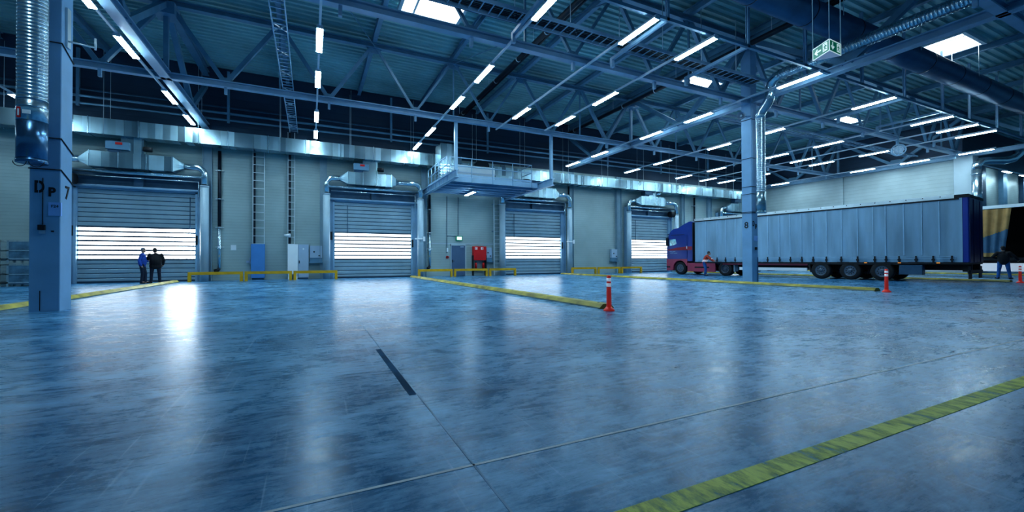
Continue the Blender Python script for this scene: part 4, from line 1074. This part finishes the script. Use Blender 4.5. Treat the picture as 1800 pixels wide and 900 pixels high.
B().cbox((6.45, -hw+.04, .42), (10.4, -hw+.12, .60), .02).build('side_guard', M['reflect'], tr, local=True)
for x in (5.76, 4.40, 3.07):
    for y in (hw-.01, -hw+.01): wheel(tr, x, y, .475, .34)
    B().tube([(x, -hw+.3, .475), (x, hw-.3, .475)], .09, 10).build('axle', M['chassis'], tr, local=True)
B().box((2.4, hw-.38, .80), (6.5, hw-.02, .90)).prism_ax([(6.30, .85), (6.42, .85), (6.28, .35), (6.22, .35)], hw-.36, hw-.04, 1).build('mudguard', M['chassis'], tr, local=True)
B().cbox((1.55, hw-.45, .33), (2.42, hw-.04, .80), .02).build('tool_box', M['steel_dark'], tr, local=True)
B().box((-.02, -1.15, .42), (.08, 1.15, .58)).box((.0, -.8, .5), (.3, -.7, .9)).box((.0, .7, .5), (.3, .8, .9)).build('under_run_bar', M['chassis'], tr, local=True)
for y in (-.95, .95): B().box((.02, y-.28, .18), (.04, y+.28, .75)).build('mud_flap', M['black'], tr, local=True)
for x in (3.72, 2.38, 1.0): B().box((x-.06, hw-.01, .885), (x+.06, hw+.012, .925)).build('marker_lamp', M['orange'], tr, local=True)
lg = B()
for y in (.85, -.95): lg.box((9.35, y, .35), (9.5, y+.12, .86)).box((9.25, y-.1, .33), (9.6, y+.2, .37)).cut()
lg.build_each('landing_leg', M['chassis'], tr, local=True)

tk = to_truck('truck_tractor', 'blue and maroon truck cab in front of the grey trailer, facing the dock door', 'truck', 11.0)
X0 = 11.0                                    # local origin shift
def px(x): return x-X0
hwc = 1.24
prof = [(13.80, .98), (13.80, 3.83), (13.98, 3.90), (14.15, 3.88), (14.52, 3.73), (14.80, 3.58), (14.98, 3.48), (15.2, 3.45), (15.45, 3.40), (15.66, 3.22), (15.80, 2.95), (15.88, 2.4), (15.93, 1.9), (15.95, 1.5), (15.95, 1.15), (15.4, 1.14), (14.2, 1.14), (14.2, .98)]
cab = B(); ring = [(px(x), z) for x, z in prof]
# slightly narrower roof: build ring at three y stations on each side
def cabw(z): return hwc-(max(0, z-3.0)*.14)
n = len(ring); vs = [(x, cabw(z), z) for x, z in ring]+[(x, -cabw(z), z) for x, z in ring]
cab.add(vs, [tuple(range(n)), tuple(range(2*n-1, n-1, -1))]+[(i, (i+1) % n, n+(i+1) % n, n+i) for i in range(n)])
cab.build('cab', M['truck_blue'], tk, local=True)
B().box((px(13.74), -1.2, 1.0), (px(13.81), 1.2, 3.8)).build('cab_rear_wall', M['chassis'], tk, local=True)
# maroon lower front, bumper and skirts
lo = B()
for s in (1, -1):
    y0, y1 = s*1.0, s*1.255
    pr = [(15.97, .30), (15.97, 1.15), (15.35, 1.17), (14.2, 1.16), (14.2, .72), (14.28, .72)]
    arcp = [(14.83+.56*math.cos(a), .48+.56*math.sin(a)) for a in [math.radians(160-q*14) for q in range(0, 11)]]
    pr2 = [(15.97, .30), (15.97, 1.15), (14.2, 1.15), (14.2, .62)]+[p for p in arcp if p[1] > .5]+[(15.42, .32)]
    lo.prism_ax([(px(x), z) for x, z in pr2], min(y0, y1), max(y0, y1), 1).cut()
lo.build_each('wheel_arch_panel', M['truck_red'], tk, local=True)
B().cbox((px(15.6), -1.25, .28), (px(16.02), 1.25, .86), .05).build('bumper', M['truck_red'], tk, local=True)
B().box((px(15.9), -1.05, .90), (px(15.99), 1.05, 1.8)).build('grille', M['chassis'], tk, local=True)
B().box((px(15.65), -1.2, .50), (px(15.975), 1.262, .60)).build('bumper_step', M['chassis'], tk, local=True)
sk = B()
for s in (1, -1): sk.cbox((px(12.05), s*1.12 if s > 0 else -1.24, .24), (px(14.2), s*1.24 if s > 0 else -1.12, .86), .02).cut()
sk.build_each('side_skirt', M['truck_red'], tk, local=True)
# stripe
sw = B()
for s in (1, -1): sw.prism_ax([(px(15.86), 1.80), (px(15.86), 1.86), (px(15.2), 1.98), (px(14.3), 2.06), (px(13.8), 2.06), (px(13.8), 1.80)], s*1.236, s*1.248, 1).cut()
sw.build_each('red_stripe', M['stripe_red'], tk, local=True)
wn = B()
for s in (1, -1): wn.prism_ax([(px(15.72), 2.62), (px(15.18), 2.66), (px(15.10), 2.28), (px(15.35), 2.2), (px(15.70), 2.15)], s*1.236, s*1.25, 1).cut()
wn.build_each('side_window', M['glass'], tk, local=True)
B().add([(px(15.90), 1.1, 1.95), (px(15.90), -1.1, 1.95), (px(15.82), -1.05, 2.9), (px(15.82), 1.05, 2.9)], [(0, 1, 2, 3)]).build('windscreen', M['glass_dark'], tk, local=True)
B().box((px(15.62), -1.1, 3.0), (px(16.0), 1.1, 3.06)).build('sun_visor', M['chassis'], tk, local=True)
ln = B().box((px(14.42), 1.235, 2.93), (px(15.55), 1.248, 2.98)).box((px(14.2), 1.236, 1.2), (px(14.22), 1.246, 2.9)).box((px(15.78), 1.236, 1.2), (px(15.80), 1.246, 2.1)); ln.build('body_seam', M['tarp_navy'], tk, local=True)
B().box((px(14.20), 1.24, 1.90), (px(14.25), 1.27, 2.10)).build('door_handle', M['alu'], tk, local=True)
tx = B()
for j, (xa, xb, z) in enumerate(((15.72, 15.50, 1.70), (15.46, 15.2, 1.68), (15.66, 15.36, 1.58), (15.32, 15.05, 1.56))): tx.box((px(xb), 1.238, z), (px(xa), 1.246, z+.055))
tx.build('faded_lettering', mat('faded_lettering', (.20, .36, .55), .5), tk, local=True)
mr = B()
for s in (1, -1): mr.cbox((px(15.78), s*1.30-.06, 2.15), (px(15.95), s*1.30+.10, 2.75), .03).bar((px(15.85), s*1.2, 2.85), (px(15.87), s*1.32, 2.72), .04).cut()
mr.build_each('mirror', M['chassis'], tk, local=True)
B().tube([(px(15.45), .7, 3.42), (px(15.45), .7, 3.50)], .08, 10).cut().tube([(px(15.45), -.7, 3.42), (px(15.45), -.7, 3.50)], .08, 10).build_each('roof_lamp', M['orange'], tk, local=True)
for y in (1.20, -1.20): wheel(tk, px(14.83), y, .47, .32)
for y in (1.22, -1.22): wheel(tk, px(11.36), y, .47, .5, True)
B().tube([(px(14.83), -1.0, .47), (px(14.83), 1.0, .47)], .09, 10).cut().tube([(px(11.36), -.8, .47), (px(11.36), .8, .47)], .1, 10).build_each('axle', M['chassis'], tk, local=True)
B().box((px(10.5), -.5, .55), (px(15.6), .5, .9)).build('chassis_frame', M['chassis'], tk, local=True)
B().tube([(px(12.5), .95, .55), (px(13.6), .95, .55)], .3, 16).build('fuel_tank', M['chassis'], tk, local=True)
fm = B(); pts = [(11.36+.58*math.cos(math.radians(a)), .47+.56*math.sin(math.radians(a))) for a in range(20, 161, 14)]
for a, b in zip(pts[:-1], pts[1:]): fm.bar((px(a[0]), .95, a[1]), (px(b[0]), .95, b[1]), .5, .03, (0, 1, 0))
fm.build('mudguard', M['steel_dark'], tk, local=True)
B().box((px(10.72), .72, .30), (px(10.76), 1.2, .85)).build('mud_flap', M['cab_grey'], tk, local=True)

# second trailer, right edge, curtain drawn open
t2 = thing('semi_trailer', 'open-sided trailer with tan and slate gathered curtain at the right picture edge', 'trailer', (35.0, 9.4, 0), PI/2+.02)
def bx2(mb, a, b): return mb.box(a, b)
# local x: towards dock wall, y: left side (-u)
B().box((-14, -2.5, ZR-.10), (6.5, -.06, ZR+.1)).build('roof', M['chassis'], t2, local=True)
B().box((-14, -.08, ZR-.06), (6.5, .02, ZR+.12)).build('roof_rail', M['alu'], t2, local=True)
B().box((-14, -2.5, .98), (6.5, 0, 1.16)).build('load_bed', M['chassis'], t2, local=True)
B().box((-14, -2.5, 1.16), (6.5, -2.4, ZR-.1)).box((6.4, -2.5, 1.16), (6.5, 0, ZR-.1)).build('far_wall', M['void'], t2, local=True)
cg = B(); vs, fs = [], []; nx, nz = 120, 60
for i in range(nx+1):
    x = -.55+i*.0283
    for j in range(nz+1):
        f = j/nz; z = 1.2+f*2.7
        xx = x if f > .02 else x
        xx = x+.30*(1-f)*max(0, 1-i/40)
        vs.append((xx,   .03+.05*math.sin(i*.43), z))
for i in range(nx):
    for j in range(nz): a = i*(nz+1)+j; fs.append((a, a+1, a+nz+2, a+nz+1))
cg.add(vs, fs, True)
for pi_, f in enumerate(cg.f):
    c = sum((cg.v[k] for k in f), Vector())/len(f)
    cg.mi[pi_] = 0 if c.z > 2.65-(c.x+.2)*.45 or c.z < 1.42 else 1
cg.build('gathered_curtain', [M['tan'], M['slate']], t2, local=True, label='tan upper and slate lower gathered side curtain')
B().cbox((-9, -.12, .38), (4.6, -.04, .84), .02).build('side_guard', M['band'], t2, local=True)  # glowing band material makes the white guard look brightly lit
for x in (4.9,): wheel(t2, x, -.02, .47, .34)
B().box((-14, -1.8, .6), (6, -1.6, 1.0)).box((-14, -.9, .6), (6, -.7, 1.0)).build('chassis_frame', M['chassis'], t2, local=True)
B().box((-3.0, -.5, .2), (-2.9, -.1, .98)).build('landing_leg', M['chassis'], t2, local=True)
for x in (-7.0, -8.35, -9.7): wheel(t2, x, -.02, .47, .34)
# ------------------------------------------------------------------ people
def remeshed(mb, voxel, name, material, parent, smooth=6):
    """union of the shapes in mb as one continuous smooth surface"""
    me = mb.mesh(name, material)
    o = bpy.data.objects.new(name+'_tmp', me); C.objects.link(o)
    m = o.modifiers.new('r', 'REMESH'); m.mode = 'VOXEL'; m.voxel_size = voxel; m.use_smooth_shade = True
    s = o.modifiers.new('s', 'SMOOTH'); s.iterations = smooth; s.factor = .5
    bpy.context.view_layer.update()
    out = bpy.data.meshes.new_from_object(o.evaluated_get(bpy.context.evaluated_depsgraph_get()))
    out.materials.clear(); out.materials.append(material)
    for p in out.polygons: p.use_smooth = True; p.material_index = 0
    bpy.data.objects.remove(o); bpy.data.meshes.remove(me)
    q = bpy.data.objects.new(name, out); C.objects.link(q); q.parent = parent; return q
def limb(mb, pts, rs, n=14):
    mb.tube(pts, rs, n)
    for p, r in zip(pts, rs): mb.ball(p, r, 12, 8)
def lerp(a, b, t): return tuple(a[i]+(b[i]-a[i])*t for i in range(3))

def person(label, loc, rz, J, top, trouser, hairm, sc=1.0, vest=False, belly=0.0, coat_len=0.0, bald=False, bulk=0.0):
    """J: joints in metres, local: x right, y forward, z up"""
    t = thing('person', label, 'person', loc, rz)
    t.scale = (sc, sc, sc)
    pel, chest, neck, head = J['pelvis'], J['chest'], J['neck'], J['head']
    body = B()
    limb(body, [pel, lerp(pel, chest, .5), chest], [.125, .12, .13]); limb(body, [chest, neck], [.12, .06])
    limb(body, [neck, lerp(neck, head, .45), head], [.055, .055, .06])
    hf = Vector(J.get('face', (0, 1, 0))).normalized(); hr_ = hf.cross(Vector((0, 0, 1))).normalized()
    h = Vector(head)
    body.ball(h+Vector((0, 0, .02))-hf*.012, (.083, .092, .112)); body.ball(h-Vector((0, 0, .05))+hf*.03, (.058, .06, .07))
    nose = h+hf*.098-Vector((0, 0, .012)); limb(body, [tuple(nose+Vector((0, 0, .04))-hf*.012), tuple(nose)], [.012, .018], 8)
    for s in (-1, 1): body.ball(h+hr_*s*.084-Vector((0, 0, .005)), (.018, .03, .034), 10, 6)
    body.ball(h+hf*.084-Vector((0, 0, .055)), (.028, .014, .010), 10, 6)
    for s, k in ((-1, 'L'), (1, 'R')):
        sh, el, wr, hd = J['sh'+k], J['el'+k], J['wr'+k], J['hd'+k]
        limb(body, [sh, el, wr], [.055, .045, .032]); limb(body, [wr, lerp(wr, hd, .55)], [.030, .040])
        hv = (Vector(hd)-Vector(wr)).normalized()
        sd = hv.cross(Vector((0, 1, 0))); sd = sd.normalized() if sd.length > .1 else Vector((1, 0, 0))
        cu = sd.cross(hv).normalized(); base = Vector(lerp(wr, hd, .6))
        for q in range(4):
            L = (.075, .085, .08, .062)[q]; b0 = base+sd*((q-1.5)*.021)
            limb(body, [tuple(b0), tuple(b0+hv*L*.5+cu*.008), tuple(b0+hv*L*.9+cu*.03)], [.011, .0105, .009], 8)
        tb = Vector(wr)+hv*.035+sd*(-.03)
        limb(body, [tuple(tb), tuple(tb+hv*.03-sd*.022), tuple(tb+hv*.062-sd*.026+cu*.012)], [.014, .012, .010], 8)
        hp, kn, an, to = J['hp'+k], J['kn'+k], J['an'+k], J['to'+k]
        limb(body, [hp, kn, an], [.078, .055, .042]); limb(body, [an, to], [.04, .035])
    remeshed(body, .0115, 'body', M['skin'], t, 4)
    tz = B()
    for k in 'LR':
        hp, kn, an = J['hp'+k], J['kn'+k], J['an'+k]
        limb(tz, [lerp(pel, hp, .6), hp, lerp(hp, kn, .5), kn, lerp(kn, an, .6), (an[0], an[1], an[2]-.01)], [.11, .105, .092, .075, .068, .066])
    tz.ball(Vector(pel), (.165, .13, .12)); limb(tz, [pel, lerp(pel, chest, .25)], [.13, .135])
    remeshed(tz, .017, 'trousers', trouser, t, 3)
    jk = B()
    for q_ in range(10):
        f = q_/10.; rx = .185+.02*f; ry = .145+belly*math.sin(PI*min(1, f*1.15))
        p = Vector(lerp(pel, chest, f)); jk.ball(p, (rx+bulk, ry+bulk*.5, .16))
    limb(jk, [chest, lerp(chest, neck, .75)], [.15, .085])
    for k in 'LR':
        for q_ in range(5): jk.ball(Vector(lerp(lerp(chest, neck, .72), J['sh'+k], q_/4.))-Vector((0, 0, .015)), (.088, .088, .075))
    if coat_len:
        p = Vector(pel); jk.ball(p-Vector((0, 0, coat_len*.55)), (.195+bulk, .155+bulk*.4, .17)); jk.ball(p-Vector((0, 0, coat_len)), (.19+bulk, .15+bulk*.4, .10))
    for k in 'LR':
        sh, el, wr = J['sh'+k], J['el'+k], J['wr'+k]
        limb(jk, [lerp(chest, sh, .5), sh, lerp(sh, el, .5), el, lerp(el, wr, .5), wr], [.10, .085, .076, .066, .058, .05])
    remeshed(jk, .017, 'jacket', top, t, 3)
    if vest:
        for f in (.22, .46):
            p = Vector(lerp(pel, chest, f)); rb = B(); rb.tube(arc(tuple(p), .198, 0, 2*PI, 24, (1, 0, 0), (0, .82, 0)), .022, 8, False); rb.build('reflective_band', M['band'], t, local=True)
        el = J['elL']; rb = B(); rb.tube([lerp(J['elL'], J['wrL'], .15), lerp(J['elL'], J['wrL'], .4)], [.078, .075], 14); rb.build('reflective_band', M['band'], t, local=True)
    hr = B()
    hr.ball(h+Vector((0, 0, .045))-hf*.022, (.09, .095, .098 if not bald else .085))
    hr.ball(h-hf*.05-Vector((0, 0, .02)), (.08, .06, .09))
    remeshed(hr, .014, 'hair', hairm, t, 2)
    for s in (-1, 1):
        e = h+hf*.083+hr_*s*.032+Vector((0, 0, .022)); B().ball(e, .009, 8, 6).build('eye', M['shoe'], t, local=True)
    for k in 'LR':
        an, to = J['an'+k], J['to'+k]; s_ = B()
        d = (Vector(to)-Vector(an)); d.z = 0; d.normalize(); a0 = Vector((an[0], an[1], .045))
        limb(s_, [tuple(a0-d*.05), tuple(a0+d*.05), tuple(a0+d*.17)], [.045, .048, .038]); 
        limb(s_, [an, tuple(a0)], [.055, .05])
        for v_ in s_.v: v_.z = max(v_.z, .0)
        remeshed(s_, .014, 'shoe', M['shoe'], t, 2)
    return t

def stand(**kw):
    J = dict(pelvis=(0, 0, .95), chest=(0, .01, 1.30), neck=(0, .02, 1.50), head=(0, .045, 1.66), face=(0, 1, 0),
             shL=(-.19, 0, 1.42), shR=(.19, 0, 1.42), elL=(-.26, -.03, 1.14), elR=(.26, -.03, 1.14), wrL=(-.26, .05, .90), wrR=(.26, .05, .90),
             hdL=(-.25, .08, .76), hdR=(.25, .08, .76), hpL=(-.10, 0, .92), hpR=(.10, 0, .92), knL=(-.11, .03, .50), knR=(.11, .03, .50),
             anL=(-.12, 0, .09), anR=(.12, 0, .09), toL=(-.14, .16, .04), toR=(.14, .16, .04))
    J.update(kw); return J
# man in blue jacket, turned to his right-hand neighbour, weight on the near leg
person('grey-haired man in a bright blue jacket and dark trousers facing the man in black', (-7.52, 26.60, 0), math.radians(-82),
       stand(elL=(-.24, .02, 1.12), wrL=(-.18, .20, 1.12), hdL=(-.14, .28, 1.17), elR=(.25, -.08, 1.13), wrR=(.27, .0, .90), hdR=(.27, .05, .78), toR=(.2, .16, .04), knL=(-.10, .10, .5), anL=(-.12, .10, .09), toL=(-.14, .26, .04), face=(.15, 1, -.05)),
       M['cloth_blue'], M['cloth_navy'], M['hair_grey'], 1.0, belly=.03, bald=True)
person('stout man in a black coat standing with his back to the room', (-7.08, 26.9, 0), math.radians(20),
       stand(shL=(-.23, 0, 1.42), shR=(.23, 0, 1.42), elL=(-.33, .10, 1.17), wrL=(-.24, .30, 1.14), hdL=(-.16, .38, 1.16), elR=(.33, .04, 1.15), wrR=(.31, .14, .94), hdR=(.30, .18, .84), anL=(-.17, 0, .09), toL=(-.2, .16, .04), anR=(.17, 0, .09), toR=(.2, .16, .04), knL=(-.15, .03, .5), knR=(.15, .03, .5), hpL=(-.12, 0, .92), hpR=(.12, 0, .92), face=(-.35, 1, 0), head=(-.03, .08, 1.65)),
       M['cloth_black'], M['cloth_navy'], M['hair_dark'], 1.0, belly=.08, coat_len=.14, bulk=.06)
# worker at the trailer leaning with both arms forward
person('worker in an orange-red jacket with white reflective bands leaning at the truck skirt', (24.25, 20.0, 0), math.radians(-150),
       stand(pelvis=(0, -.06, .93), chest=(0, .08, 1.26), neck=(0, .17, 1.43), head=(0, .25, 1.55), face=(0, 1, -.35), shL=(-.19, .13, 1.36), shR=(.19, .13, 1.36), elL=(-.24, .34, 1.16), elR=(.24, .34, 1.16), wrL=(-.15, .50, 1.06), wrR=(.15, .52, 1.02), hdL=(-.12, .62, 1.04), hdR=(.12, .64, .99), hpL=(-.1, -.06, .90), hpR=(.1, -.06, .90)),
       M['cloth_red'], M['cloth_jeans'], M['hair_dark'], .98, vest=True)
person('man in a black jacket and blue jeans standing with legs apart beside the open trailer', (33.75, 8.85, 0), math.radians(-72),
       stand(pelvis=(0, 0, .90), chest=(0, .02, 1.26), neck=(0, .04, 1.45), head=(-.02, .08, 1.61), shL=(-.21, .02, 1.38), shR=(.21, .02, 1.38), elL=(-.38, .0, 1.16), wrL=(-.22, .2, 1.06), hdL=(-.12, .26, 1.04), elR=(.40, .0, 1.16), wrR=(.50, .14, 1.00), hdR=(.55, .22, .95), hpL=(-.12, 0, .88), hpR=(.12, 0, .88), knL=(-.16, .03, .49), knR=(.17, .03, .49), anL=(-.20, 0, .09), anR=(.22, 0, .09), toL=(-.27, .14, .04), toR=(.30, .14, .04), face=(-.3, 1, 0)),
       M['cloth_black'], M['cloth_jeans'], M['hair_dark'], 1.02, belly=.02, bulk=.03)

# ------------------------------------------------------------------ light
w = bpy.data.worlds.new('blue_ambient_fill'); S.world = w; w.use_nodes = True
w.node_tree.nodes['Background'].inputs[0].default_value = (.16, .54, .92, 1)
w.node_tree.nodes['Background'].inputs[1].default_value = .24  # dim blue fill added as ambient light through the open near side

# ------------------------------------------------------------------ camera
cam = bpy.data.cameras.new('camera'); co = bpy.data.objects.new('camera', cam); C.objects.link(co); S.camera = co
cam.sensor_width = 36; cam.lens = 735/1800*36; cam.clip_start = .05; cam.clip_end = 500
yaw, pit, rol = .4485, .0100, -.0033
right = Vector((math.cos(yaw), -math.sin(yaw), 0)); fw = Vector((math.cos(pit)*math.sin(yaw), math.cos(pit)*math.cos(yaw), math.sin(pit)))
up = right.cross(fw); rr = right*math.cos(rol)+up*math.sin(rol); uu = up*math.cos(rol)-right*math.sin(rol)
mt = Matrix((rr, uu, -fw)).transposed().to_4x4(); mt.translation = Vector((0, 0, 1.1)); co.matrix_world = mt
